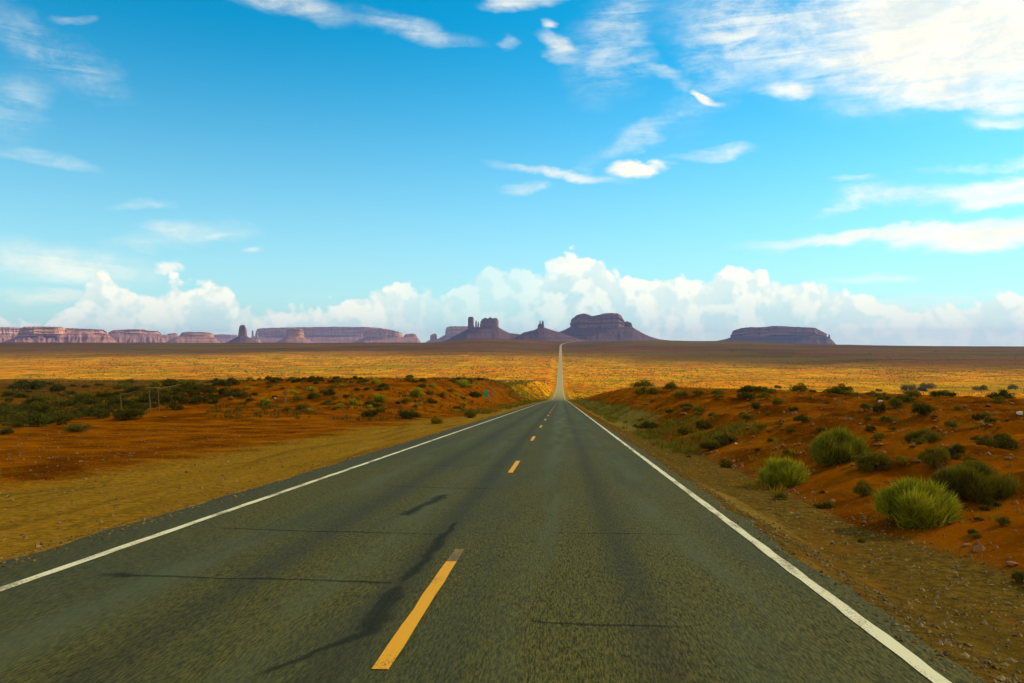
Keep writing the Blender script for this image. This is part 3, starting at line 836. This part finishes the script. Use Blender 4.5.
def bush_mesh(kindof, seed, n):
    """unit bush: about 1 wide, 0.55 high, built of blades or leaf sprigs in several lobes"""
    r = np.random.default_rng(seed)
    nl = r.integers(10, 16)
    ca = r.uniform(0, 2 * np.pi, nl); cr = np.sqrt(r.uniform(0, 1, nl)) * .32
    lr = r.uniform(.14, .22, nl)
    lc = np.stack([np.cos(ca) * cr, np.sin(ca) * cr, r.uniform(.06, .33, nl) * (1 - 5.5 * cr * cr) + .06], 1)
    lobe = r.integers(0, nl, n)
    th = r.uniform(0, 2 * np.pi, n); ph = np.arccos(r.uniform(-.55, 1, n))
    dirv = np.stack([np.cos(th) * np.sin(ph), np.sin(th) * np.sin(ph), np.cos(ph)], 1)
    rad = np.stack([lr[lobe], lr[lobe], lr[lobe]], 1)
    rr = r.uniform(0.5, 1.05, n)[:, None] * (0.85 + 0.3 * r.random((n, 1)))
    tip = lc[lobe] + dirv * rad * rr
    if kindof == 'broom':
        ln = r.uniform(.07, .15, n)[:, None]
        d = dirv * .8 + np.array([0, 0, .75]) + r.normal(0, .22, (n, 3)); d /= np.linalg.norm(d, axis=1)[:, None]
        V, Q, T = blades(tip - d * ln, tip + d * ln * .25, r.uniform(.010, .019, n) * (2200 / n) ** .5, r, .2)
    else:
        ln = r.uniform(.05, .13, n)[:, None] * (900 / n) ** .25
        d = dirv * 0.7 + r.normal(size=(n, 3)) * 0.45 + np.array([0, 0, .35]); d /= np.linalg.norm(d, axis=1)[:, None]
        V, Q, T = blades(tip - d * ln * .5, tip + d * ln * .5, r.uniform(.018, .04, n) * (900 / n) ** .5, r, .1)
    V[:, 2] = np.maximum(V[:, 2], -0.03)
    me = mesh_np('foliage', V, [Q, T], smooth=False)
    sh = np.repeat(np.clip(r.normal(0.5, .25, n) + (vnoise(tip[:, 0] * 5, tip[:, 2] * 5 + tip[:, 1] * 5, seed) - .5) * .8, 0, 1), 5)
    add_attr(me, 'shade', sh)
    return me

def stem_mesh(seed, n=30):
    r = np.random.default_rng(seed)
    th = r.uniform(0, 2 * np.pi, n); sp = r.uniform(.1, .46, n)
    tip = np.stack([np.cos(th) * sp, np.sin(th) * sp, r.uniform(.15, .44, n)], 1)
    base = tip * np.array([.15, .15, 0]) - np.array([0, 0, .04])
    V, F = [], []
    for b, t in zip(base, tip):
        d = (t - b) / np.linalg.norm(t - b); s1 = np.cross(d, [1, .3, .2]); s1 /= np.linalg.norm(s1); s2 = np.cross(d, s1)
        o = len(V)
        for q, w in ((b, .010), (t, .003)):
            for k in range(4):
                a = k * math.pi / 2; V.append(q + (s1 * math.cos(a) + s2 * math.sin(a)) * w)
        for k in range(4): F.append((o + k, o + (k + 1) % 4, o + 4 + (k + 1) % 4, o + 4 + k))
    return mesh_np('stems', np.array(V), np.array(F))

BUSH = {}
def proto(kindof, matn, seed, n):
    key = (kindof, matn.name, seed, n)
    if key not in BUSH:
        me = bush_mesh(kindof, seed, n); me.materials.append(matn); BUSH[key] = me
    return BUSH[key]
STEMS = [stem_mesh(70 + i) for i in range(3)]
for s_ in STEMS: s_.materials.append(M_TWIG)

PLACED = []
def place_bush(name, px, base, wpx, hpx, kindof, mat, label, group=None, n=1500, seed=1, sink=0.02, parts=True):
    p = hit(px, base)
    if p is None: return None
    d = p.y
    k = d / FPX
    W, H = wpx * k, hpx * k
    f = proto(kindof, mat, seed, n)
    rot = random.uniform(0, 6.28)
    sc = (W * 1.05, W * 1.05, H / 0.56)
    loc = p + Vector((0, W * 0.3, 0)); loc.z = float(land(np.array([loc.x]), np.array([loc.y]))[0]) - sink * H
    PLACED.append((loc.x, loc.y, W))
    if parts:
        root = empty(name, loc, label, 'bush', group)
        root.rotation_euler.z = rot; root.scale = sc
        link_mesh('foliage', f, None, root); link_mesh('stems', STEMS[seed % 3], None, root)
    else:
        root = link_mesh(name, f); tag(root, label, 'bush', group)
        root.location = loc; root.rotation_euler.z = rot; root.scale = sc
    return root

NS = 1900
place_bush('rabbitbrush', 923, 527, 98, 53, 'broom', M_BRIGHT, 'largest bright green bush, nearest to the road at lower right', n=17000, seed=3)
place_bush('sagebrush', 984, 502, 84, 40, 'broom', M_OLIVE, 'wide dark green bush right behind the largest bright green bush', n=18000, seed=4)
place_bush('rabbitbrush', 787, 487, 56, 33, 'broom', M_BRIGHT, 'rounded bright green bush beside the right gravel shoulder', n=12000, seed=5)
place_bush('rabbitbrush', 842, 464, 62, 36, 'broom', M_MID, 'tall olive green bush uphill of the rounded bright green bush', n=12000, seed=6)
place_bush('sagebrush', 876, 474, 38, 23, 'sage', M_OLIVE, 'dark bush right of the tall olive green bush', n=3500, seed=7)
place_bush('sagebrush', 931, 441, 44, 18, 'broom', M_OLIVE, 'broad low dark bush alone on open red dirt high on the right bank', n=4500, seed=8)
place_bush('sagebrush', 1004, 448, 40, 18, 'sage', M_DARK, 'dark low bush at the right edge of the picture', n=3500, seed=9)
place_bush('sagebrush', 941, 468, 34, 21, 'sage', M_OLIVE, 'olive brown bush above the wide dark green bush', n=3500, seed=10)
place_bush('sagebrush', 957, 457, 22, 13, 'sage', M_DARK, 'small dark bush touching the right side of the olive brown bush', n=1800, seed=11)
place_bush('sagebrush', 865, 497, 20, 17, 'sage', M_OLIVE, 'small grey green bush below the dark bush, left of the largest bush', n=2500, seed=12)
place_bush('sagebrush', 1005, 526, 14, 11, 'sage', M_OLIVE, 'little lone tuft on red dirt right of the largest bright bush', n=1800, seed=13)
place_bush('sagebrush', 1021, 583, 18, 14, 'sage', M_OLIVE, 'little tuft beside the gravel at the lower right picture edge', n=2500, seed=14)
place_bush('sagebrush', 714, 450, 30, 13, 'broom', M_OLIVE, 'yellowish low bush at the foot of the right bank', n=3000, seed=15)
place_bush('sagebrush', 729, 445, 24, 10, 'sage', M_DARK, 'dark low bush right of the yellowish low bush', n=1800, seed=16)
place_bush('sagebrush', 686, 435, 22, 11, 'sage', M_OLIVE, 'left one of two bushes close together low on the right bank', n=1800, seed=17)
place_bush('sagebrush', 706, 430, 22, 11, 'sage', M_DARK, 'right darker one of two bushes close together low on the right bank', n=1800, seed=18)
place_bush('sagebrush', 757, 410, 11, 9, 'sage', M_DARK, 'small round dark bush alone midway up the right bank', n=1200, seed=19)
place_bush('sagebrush', 927, 415, 27, 14, 'sage', M_DARK, 'largest dark bush of the cluster below the right bank crest', n=2500, seed=20)
place_bush('sagebrush', 881, 415, 13, 13, 'sage', M_DARK, 'dark upright bush with a white stone behind it on the right bank', n=1500, seed=21)
place_bush('sagebrush', 868, 410, 14, 9, 'sage', M_OLIVE, 'pale olive bush left of the dark upright bush', n=1200, seed=22)
place_bush('sagebrush', 898, 408, 16, 11, 'sage', M_OLIVE, 'grey bush between the dark upright bush and the largest of its cluster', n=1200, seed=23)
# left of the road
place_bush('sagebrush', 407, 419, 30, 11, 'sage', M_DARK, 'widest dark green bush at the foot of the left mound', n=2500, seed=24)
place_bush('sagebrush', 368, 417, 21, 10, 'sage', M_DARK, 'dark green bush at the mound foot left of the widest one', n=1800, seed=25)
place_bush('rabbitbrush', 436, 424, 16, 10, 'broom', M_STRAW, 'straw coloured clump at the gravel edge below the left mound', n=1800, seed=26)
place_bush('rabbitbrush', 378, 402, 17, 10, 'broom', M_BRIGHT, 'pale green bush halfway up the left mound', n=1800, seed=27)
place_bush('rabbitbrush', 415, 397, 17, 11, 'broom', M_BRIGHT, 'yellow green bush near the top of the left mound', n=1800, seed=28)
place_bush('rabbitbrush', 352, 405, 10, 8, 'broom', M_BRIGHT, 'small pale green bush left of the pale green one on the left mound', n=1200, seed=29)
place_bush('sagebrush', 328, 396, 15, 9, 'sage', M_DARK, 'dark bluish bush near the top of the left mound', n=1200, seed=30)
place_bush('sagebrush', 470, 418, 15, 11, 'sage', M_OLIVE, 'green bush at the road end of the left mound below the green sign', n=1500, seed=31)
place_bush('sagebrush', 125, 421, 34, 13, 'sage', M_DARK, 'long dark green bush at the foot of the wooden gate', n=2500, seed=32)
place_bush('sagebrush', 40, 413, 18, 11, 'sage', M_DARK, 'dark round bush at upper left of the left scrub flat', n=1500, seed=33)
place_bush('sagebrush', 73, 432, 30, 12, 'sage', M_OLIVE, 'grey green bush at the edge of the red pullout below the gate', n=2500, seed=34)

def clear_of(px, py, r=7):
    return True

def scatter(count, region, label, group, wr, mats, seed0, aspect=(.34, .55), n=900, tries=60):
    made = 0
    for q in range(count * tries):
        if made >= count: break
        px, py = region()
        if 479 < px < 500 and 384 < py < 418: continue
        p = hit(px, py)
        if p is None or PAVE_L - 2.5 < p.x < PAVE_R + 1.0: continue
        if any((p.x - a) ** 2 + (p.y - b) ** 2 < (w * .6) ** 2 for a, b, w in PLACED): continue
        k = p.y / FPX
        W = random.uniform(*wr) * random.choice((.7, 1, 1, 1.2)) * k * (1 if p.y < 200 else .8)
        place_bush('sagebrush', px, py, W / k, W / k * random.uniform(*aspect), random.choice(('sage', 'sage', 'broom')), random.choice(mats), label, group, n=n, seed=seed0 + random.randrange(5), parts=False)
        made += 1

def tri(a, b): return random.uniform(a, b)
scatter(34, lambda: (tri(640, 1024), tri(386, 399) + 0.012 * tri(0, 380)), 'small dark sagebrush along the crest of the right bank', 'bushes on the right bank crest', (10, 26), [M_DARK, M_OLIVE, M_OLIVE], 100)
scatter(85, lambda: (tri(610, 1024), tri(394, 470)), 'small sparse sagebrush on the open red slope of the right bank', 'small bushes on the right bank slope', (5, 17), [M_DARK, M_OLIVE, M_OLIVE], 110)
scatter(12, lambda: (tri(760, 1010), tri(465, 545)), 'knee low weed on red dirt around the big right bank bushes', 'weeds among the right bank bushes', (10, 22), [M_OLIVE, M_DARK, M_STRAW], 120)
scatter(72, lambda: (tri(245, 500), tri(381, 412)), 'small sagebrush scattered over the red left mound', 'bushes on the left mound', (6, 16), [M_DARK, M_OLIVE, M_DARK, M_OLIVE, M_BRIGHT], 130)
scatter(44, lambda: (tri(250, 480), tri(379.5, 384)), 'small dark sagebrush on the skyline of the left mound', 'bushes on the left mound crest', (5, 10), [M_DARK, M_DARK, M_OLIVE], 140)
def flat_region():
    px = tri(0, 240); return px, tri(383, 438 - px * 0.16)
scatter(120, flat_region, 'sagebrush on the dark scrub flat at far left', 'bushes on the left scrub flat', (9, 24), [M_DARK, M_DARK, M_OLIVE], 150)

# uncountable growth, each one mesh
def tuft_field(name, pts, sizes, nb_, mat, seed, hfac=.6, wfac=.05):
    r = np.random.default_rng(seed)
    n = len(pts)
    P = np.repeat(pts, nb_, 0); S = np.repeat(sizes, nb_)
    th = r.uniform(0, 2 * np.pi, n * nb_); sp = np.sqrt(r.random(n * nb_)) * .5
    base = P + np.stack([np.cos(th) * sp * .5 * S, np.sin(th) * sp * .5 * S, -0.03 * S], 1)
    tip = P + np.stack([np.cos(th) * sp * 1.1 * S, np.sin(th) * sp * 1.1 * S, S * hfac * r.uniform(.5, 1, n * nb_) * (1.1 - sp)], 1)
    V, Q, T = blades(base, tip, S * wfac * r.uniform(.6, 1.4, n * nb_), r, .15)
    me = mesh_np(name, V, [Q, T], smooth=False)
    add_attr(me, 'shade', np.repeat(np.clip(np.repeat(r.random(n), nb_) * .6 + r.random(n * nb_) * .4, 0, 1), 5))
    return kind(link_mesh(name, me, mat), 'stuff')

def land_pts(x, y): return np.stack([x, y, land(x, y)], 1)

r0 = np.random.default_rng(77)
# far scrub on the plain: even in the picture's depth
def plain_pts(n, s0, s1, r, spread=0.8, left=None, right=None):
    s = np.exp(r.uniform(math.log(s0), math.log(s1), n))
    a = r.uniform(-.72, .62, n)
    return a * s, s
x, y = plain_pts(48000, 420, 3300, r0)
keep = (np.abs(x + 1.5) > 9) & (fbm(x / 120, y / 160, 3, 201) + r0.normal(0, .25, len(x)) > -0.15)
x, y = x[keep], y[keep]
sz = r0.uniform(.9, 2.2, len(x)) * np.clip(y / 1000, .6, 1.5); hf = r0.random(len(x)) < .5
tuft_field('plain_scrub', land_pts(x[hf], y[hf]), sz[hf], 6, M_OLIVE, 1, .6, .24)
tuft_field('plain_scrub', land_pts(x[~hf], y[~hf]), sz[~hf] * 1.15, 6, M_DARK, 7, .55, .26)
x, y = plain_pts(9000, 400, 2000, r0)
keep = (np.abs(x + 1.5) > 7); x, y = x[keep], y[keep]
tuft_field('plain_grass', land_pts(x, y), r0.uniform(.5, 1.1, len(x)), 6, M_STRAW, 2, .6, .2)
# scrub filling the left flat
u = r0.random(2800); y = 1 / (1 / 45 + (1 / 620 - 1 / 45) * u); a = r0.uniform(-.78, -.3, len(u)); x = a * y
edge = np.interp(y, [0, 20, 30, 45, 60, 80, 110, 140, 400], [-14, -18.5, -22, -27.5, -31, -37, -45, -55, -60])
keep = x < edge - 3; x, y = x[keep], y[keep]
tuft_field('flat_scrub', land_pts(x, y), r0.uniform(.35, 1.1, len(x)), 14, M_DARK, 3, .6, .08)
# weeds on the two verges and the banks
def weeds(name, n, xr, yr, mat, size, seed, nb_=12, thr=-.1):
    r = np.random.default_rng(seed)
    y = np.exp(r.uniform(math.log(yr[0]), math.log(yr[1]), n)); x = r.uniform(*xr, n)
    k = fbm(x / 2.5, y / 6, 3, seed) > thr; x, y = x[k], y[k]
    tuft_field(name, land_pts(x, y), r.uniform(*size, len(x)), nb_, mat, seed, .7, .05)
weeds('verge_weeds', 2600, (3.3, 6.2), (24, 420), M_OLIVE, (.2, .55), 301)
weeds('verge_grass', 1500, (3.2, 5.6), (14, 420), M_STRAW, (.12, .35), 302)
weeds('verge_weeds', 2000, (-10.5, -6.8), (75, 480), M_OLIVE, (.25, .65), 303)
weeds('bank_weeds', 3800, (4.4, 26), (6, 160), M_OLIVE, (.08, .3), 304, thr=.08)
weeds('bank_grass', 3000, (4.2, 26), (6, 160), M_STRAW, (.06, .2), 305, thr=.05)
weeds('pullout_grass', 900, (-24, -9), (12, 70), M_STRAW, (.05, .14), 307, thr=.15)
weeds('slope_weeds', 4200, (-34, -8), (200, 560), M_OLIVE, (.4, 1.2), 308, thr=-.25)
weeds('mound_weeds', 5200, (-58, -11), (52, 260), M_DARK, (.25, .8), 306, thr=.05)

# ------------------------------------------------------------------ stones
M_STONE, _nb, _b = new_mat('red_stone')
_P = _nb.pos()
_nb.link(_nb.mix(_nb.noise(_P, 6, 5, .65), (0.13, 0.048, 0.012), (0.36, 0.16, 0.055)), _b.inputs['Base Color'])
M_CHIP, _nb, _b = new_mat('tan_gravel')
_nb.link(_nb.mix(_nb.noise(_nb.pos(), 11, 3, .6).step(.35, .65), (0.085, 0.052, 0.012), (0.30, 0.20, 0.075)), _b.inputs['Base Color'])
M_PALE, _nb, _b = new_mat('pale_stone')
_nb.link(_nb.mix(_nb.noise(_nb.pos(), 20, 4, .6), (0.5, 0.42, 0.32), (0.72, 0.66, 0.56)), _b.inputs['Base Color'])

def rock_mesh(seed):
    bm = bmesh.new(); bmesh.ops.create_icosphere(bm, subdivisions=3, radius=.5)
    r = np.random.default_rng(seed); cuts = r.normal(size=(7, 3)); cuts /= np.linalg.norm(cuts, axis=1)[:, None]; lim = r.uniform(.24, .42, 7)
    for v in bm.verts:
        c = np.array(v.co)
        for q, l in zip(cuts, lim):
            e = c @ q - l
            if e > 0: c = c - q * e
        c = c + (vnoise(c[:1] * 6 + seed, c[1:2] * 6 + c[2:] * 6, seed)[0] - .5) * .05
        v.co = Vector(c * np.array([1, .75, .45]))
    me = bpy.data.meshes.new('rock'); bm.to_mesh(me); bm.free()
    me.materials.append(M_STONE)
    return me
ROCKS = [rock_mesh(i) for i in range(6)]
PALES = []
for q in range(2):
    c = ROCKS[q].copy(); c.materials.clear(); c.materials.append(M_PALE); PALES.append(c)
def stone(px, py, wpx, label, group=None, meshes=ROCKS, hh=1.0):
    p = hit(px, py)
    if p is None or p.x < 3.6 and p.x > -5.8: return
    w = wpx * p.y / FPX
    o = link_mesh('rock', random.choice(meshes)); tag(o, label, 'rock', group)
    o.location = p + Vector((0, 0, w * .1)); o.scale = (w, w, w * hh); o.rotation_euler = (random.uniform(-.2, .2), random.uniform(-.2, .2), random.uniform(0, 6))
stone(880, 403, 6, 'white stone behind the dark upright bush on the right bank', meshes=PALES)
stone(1020, 415, 8, 'white stone at the right edge of the picture on the bank', meshes=PALES)
stone(736, 444, 3.5, 'small white stone beside the dark low bush at the bank foot', meshes=PALES)
stone(822, 505, 4, 'small white stone near the gravel below the rounded bright bush', meshes=PALES)
stone(972, 424, 5, 'small pale stone on open red dirt between two dark bushes', meshes=PALES)
stone(878, 446, 11, 'flat orange stone right of the tall olive bush', hh=.6)
stone(1012, 566, 13, 'dark red rock beside the gravel at lower right', hh=1.)
stone(275, 399, 3.5, 'small white stone left of the leaning stake', meshes=PALES)
stone(164, 418, 6, 'dark red rock on the pullout in front of the wooden gate')
for q in range(70):
    stone(tri(640, 1024), tri(400, 560) if q % 3 else tri(400, 450), tri(2.0, 6.5) * (1 if q % 5 else 1.6), 'small red rock lying loose on the right bank', 'loose red rocks on the right bank', hh=tri(.7, 1.2)) if True else None
# gravel chips scattered on shoulders and bank: one mesh
def chips(name, n, xr, yr, size, seed, mat=None):
    r = np.random.default_rng(seed)
    y = np.exp(r.uniform(math.log(yr[0]), math.log(yr[1]), n)); x = r.uniform(*xr, n)
    P = land_pts(x, y); S = r.uniform(*size, n) * (0.7 + r.random(n) ** 4 * 2.5)
    base = np.array([[1, 0, 0], [0, 1, 0], [-1, 0, 0], [0, -1, 0], [0, 0, .8], [0, 0, -.6]])
    V = P[:, None, :] + (base[None] + r.normal(0, .22, (n, 6, 3))) * S[:, None, None] * .5
    fb = np.array([[0, 1, 4], [1, 2, 4], [2, 3, 4], [3, 0, 4], [1, 0, 5], [2, 1, 5], [3, 2, 5], [0, 3, 5]])
    F = (fb[None] + (np.arange(n) * 6)[:, None, None]).reshape(-1, 3)
    kind(link_mesh(name, mesh_np(name, V.reshape(-1, 3), F, smooth=False), mat or M_CHIP), 'stuff')
chips('bank_pebbles', 9000, (4.1, 22), (6, 110), (.025, .07), 401, M_STONE)
chips('edge_gravel', 2600, (-5.75, -5.2), (4, 45), (.008, .022), 405)
chips('edge_gravel', 2600, (2.28, 2.75), (4, 45), (.008, .022), 406)
chips('shoulder_pebbles', 7000, (2.6, 4.4), (4, 40), (.010, .025), 402)
chips('pullout_pebbles', 14000, (-24, -5.7), (5, 60), (.010, .036), 403)

# ------------------------------------------------------------------ small made things
def post_mesh(h, w, seed, taper=.85):
    """a split wooden post: eight-sided, slightly bent"""
    r = np.random.default_rng(seed); V = []; n = 8; L = 7
    bx = np.cumsum(r.normal(0, w * .12, L)); by = np.cumsum(r.normal(0, w * .12, L))
    for l in range(L):
        t = l / (L - 1)
        for k in range(n):
            a = k * 2 * math.pi / n; q = w * .5 * (1 - (1 - taper) * t) * r.uniform(.85, 1.12)
            V.append((bx[l] + math.cos(a) * q, by[l] + math.sin(a) * q, -.3 * (l == 0) + h * t))
    F = [(l * n + k, l * n + (k + 1) % n, (l + 1) * n + (k + 1) % n, (l + 1) * n + k) for l in range(L - 1) for k in range(n)]
    V.append((bx[-1], by[-1], h + w * .06)); c = len(V) - 1
    T = [((L - 1) * n + k, (L - 1) * n + (k + 1) % n, c) for k in range(n)]
    return mesh_np('post', np.array(V), [np.array(F), np.array(T)])

def pole_between(name, a, b, w, parent, seed):
    a = Vector(a); b = Vector(b); d = b - a
    me = post_mesh(d.length, w, seed, .9)
    o = link_mesh(name, me, M_WOOD, parent); o.location = a
    o.rotation_euler = d.to_track_quat('Z', 'Y').to_euler()
    return o

# broken pole gate on the edge of the left scrub flat
g = [hit(121, 411), hit(151, 413), hit(159, 410)]
kx = g[1].y / FPX
gate = empty('pole_gate', g[1], 'broken wooden pole gate with a sloping rail by the red pullout', 'gate')
def rel(v): return Vector(v) - g[1]
def up(p, rows): return Vector((p.x, p.y, p.z + rows * p.y / FPX))
gy = g[1].y
def at(px, row, yy):
    d = ray(px, row); d = d / d[1]; return Vector((d[0] * yy, yy, EYE + d[2] * yy))
def gl(px, yy): 
    d = ray(px, 400); d = d / d[1]; x = d[0] * yy; return Vector((x, yy, float(land(np.array([x]), np.array([yy]))[0])))
for pxx, toprow, yy, w in ((121, 394.5, gy + 1.5, .075), (150, 387, gy, .085), (159, 388, gy + .9, .065)):
    b0 = gl(pxx, yy); t0 = at(pxx - .6, toprow, yy)
    pole_between('post', rel(b0), rel(t0), w, gate, int(pxx))
pole_between('rail', rel(at(121, 395.5, gy + 1.5)), rel(at(152, 388, gy - .12)), .08, gate, 5)
pole_between('rail', rel(at(150, 388.2, gy - .12)), rel(at(160.5, 388.2, gy + .9)), .08, gate, 6)
pole_between('rail', rel(at(160, 388.4, gy + .9)), rel(at(181, 384.5, gy + 9)), .04, gate, 7)

p = hit(283.5, 403)
kp = p.y / FPX
st = empty('wooden_stake', p, 'bleached crooked wooden stake leaning on the red left mound', 'stake')
pole_between('stake', (0, 0, -.1), (1.2 * kp, 0.05, 6.5 * kp), .2, st, 9)
pole_between('knot', (1.2 * kp, .05, 6.3 * kp), (3.0 * kp, .2, 11.5 * kp), .13, st, 10)

def flat_mat(name, c, rough=.6):
    m, nb, b = new_mat(name)
    nb.link(nb.mix(nb.noise(nb.pos(), 9, 4, .6), tuple(v * .85 for v in c), c), b.inputs['Base Color']); b.inputs['Roughness'].default_value = rough
    return m
M_GREEN = flat_mat('green_sign_face', (0.015, 0.5, 0.2)); M_PINK = flat_mat('faded_red_paint', (0.6, 0.15, 0.12)); M_STEEL = flat_mat('steel_post', (.3, .29, .26)); M_YEL = flat_mat('yellow_plate', (.5, .36, .04))

def box_mesh(name, sx, sy, sz, bev=.006):
    bm = bmesh.new(); bmesh.ops.create_cube(bm, size=1)
    for v in bm.verts: v.co = Vector((v.co.x * sx, v.co.y * sy, v.co.z * sz))
    bmesh.ops.bevel(bm, geom=list(bm.edges), offset=bev, segments=2, affect='EDGES')
    me = bpy.data.meshes.new(name); bm.to_mesh(me); bm.free()
    return me

def sign(name, px, y, row0, row1, wpx, mat, label, cat):
    d = ray(px, 395); d = d / d[1]; x = d[0] * y
    z = float(land(np.array([x]), np.array([y]))[0]); k = y / FPX
    top = at(px, row0, y).z; bot = at(px, row1, y).z
    root = empty(name, (x, y, z), label, cat)
    h = top - z
    o = link_mesh('sign_post', box_mesh('sign_post', .06, .04, h + .3), M_STEEL, root); o.location = (0, .04, h / 2 - .15)
    o = link_mesh('sign_panel', box_mesh('sign_panel', wpx * k, .015, top - bot), mat, root); o.location = (0, 0, (top + bot) / 2 - z)
    for dz in (.3, -.3):
        bo = link_mesh('bolt', box_mesh('bolt', .03, .02, .03, .004), M_STEEL, o); bo.location = (0, -.012, dz * (top - bot))
q1, q2, q3 = hit(486.2, 400), hit(490.6, 400), hit(494.4, 396)
sign('mile_marker_sign', 486.2, q1.y, 390, 397.4, 4.0, M_GREEN, 'small green upright mile marker sign left of the road below the mound', 'road sign')
sign('delineator_post', 490.6, q2.y, 391.6, 396.8, 2.0, M_PINK, 'small faded red marker plate right of the green mile marker', 'marker post')
sign('delineator_post', 494.4, q3.y, 388.8, 392.4, 2.2, M_YEL, 'small yellowish marker plate farthest right beside the green mile marker', 'marker post')

# ------------------------------------------------------------------ the cloud that shades the foreground
def build_cloud():
    H = 1150.0
    gx, gy = -130.0, -60.0
    t = H / math.tan(R(SUN_EL))
    c = Vector((gx + math.sin(R(SUN_AZ)) * t, gy + math.cos(R(SUN_AZ)) * t, H))
    nu, nv = 96, 48
    th = np.linspace(0, 2 * np.pi, nu, endpoint=False); ph = np.linspace(0.02, np.pi - .02, nv)
    TH, PH = np.meshgrid(th, ph, indexing='ij')
    d = np.stack([np.cos(TH) * np.sin(PH), np.sin(TH) * np.sin(PH), np.cos(PH)], -1)
    n = fbm(d[..., 0] * 2.2 + d[..., 2], d[..., 1] * 2.2 + 5, 4, 500)
    n2 = fbm(d[..., 0] * 7 + d[..., 2] * 5, d[..., 1] * 7, 3, 510)
    rad = 1 + .22 * n + .08 * n2
    P = d * rad[..., None] * np.array([760, 690, 110])
    P[..., 2] = np.where(P[..., 2] < 0, P[..., 2] * .35, P[..., 2])
    i = np.arange(nu)[:, None] * nv + np.arange(nv - 1)[None]
    j = ((np.arange(nu) + 1) % nu)[:, None] * nv + np.arange(nv - 1)[None]
    F = np.stack([i, i + 1, j + 1, j], -1).reshape(-1, 4)
    top = np.arange(nu) * nv; bot = np.arange(nu) * nv + nv - 1
    me = mesh_np('cloud', P.reshape(-1, 3), [F, top[None, :], bot[None, ::-1]])
    m = bpy.data.materials.new('cloud_vapour'); m.use_nodes = True
    nt = m.node_tree; nb = NB(nt)
    for q in list(nt.nodes): nt.nodes.remove(q)
    out = nb.node('ShaderNodeOutputMaterial')
    O = E(nt, nb.node('ShaderNodeTexCoord').outputs['Object'])
    fl = nb.vmath('MULTIPLY', O, (1 / 760., 1 / 690., 0))
    q = nb.vmath('LENGTH', fl) + (nb.noise(O, .006, 5, .6) - .5) * .5
    al = q.step(1.05, .6, 0, .40)
    tr = nb.node('ShaderNodeBsdfTransparent'); df = nb.node('ShaderNodeBsdfDiffuse'); tl = nb.node('ShaderNodeBsdfTranslucent')
    for s_ in (df, tl): s_.inputs[0].default_value = (.92, .92, .92, 1)
    mx = nb.node('ShaderNodeMixShader'); mx.inputs[0].default_value = .5
    nb.link(df.outputs[0], mx.inputs[1]); nb.link(tl.outputs[0], mx.inputs[2])
    m2 = nb.node('ShaderNodeMixShader'); nb.link(al, m2.inputs[0]); nb.link(tr.outputs[0], m2.inputs[1]); nb.link(mx.outputs[0], m2.inputs[2])
    nb.link(m2.outputs[0], out.inputs[0])
    o = link_mesh('cloud', me, m, None, c)
    tag(o, 'broad white cloud overhead before the sun, shading the road', 'cloud')
build_cloud()

# ------------------------------------------------------------------ air
def build_haze():
    bm = bmesh.new(); bmesh.ops.create_cube(bm, size=1)
    lo = Vector((-16500, -500, -75)); hi = Vector((16500, 17700, 350))
    for v in bm.verts: v.co = Vector((lo.x if v.co.x < 0 else hi.x, lo.y if v.co.y < 0 else hi.y, lo.z if v.co.z < 0 else hi.z))
    me = bpy.data.meshes.new('haze'); bm.to_mesh(me); bm.free()
    m = bpy.data.materials.new('haze_air'); m.use_nodes = True
    nt = m.node_tree
    for q in list(nt.nodes): nt.nodes.remove(q)
    out = nt.nodes.new('ShaderNodeOutputMaterial'); pv = nt.nodes.new('ShaderNodeVolumePrincipled')
    pv.inputs['Color'].default_value = (0.26, 0.40, 1.0, 1)
    pv.inputs['Density'].default_value = HAZE
    pv.inputs['Anisotropy'].default_value = 0.2
    nt.links.new(pv.outputs[0], out.inputs['Volume'])
    o = link_mesh('haze', me, m); kind(o, 'stuff')
HAZE = 3.8e-5
build_haze()
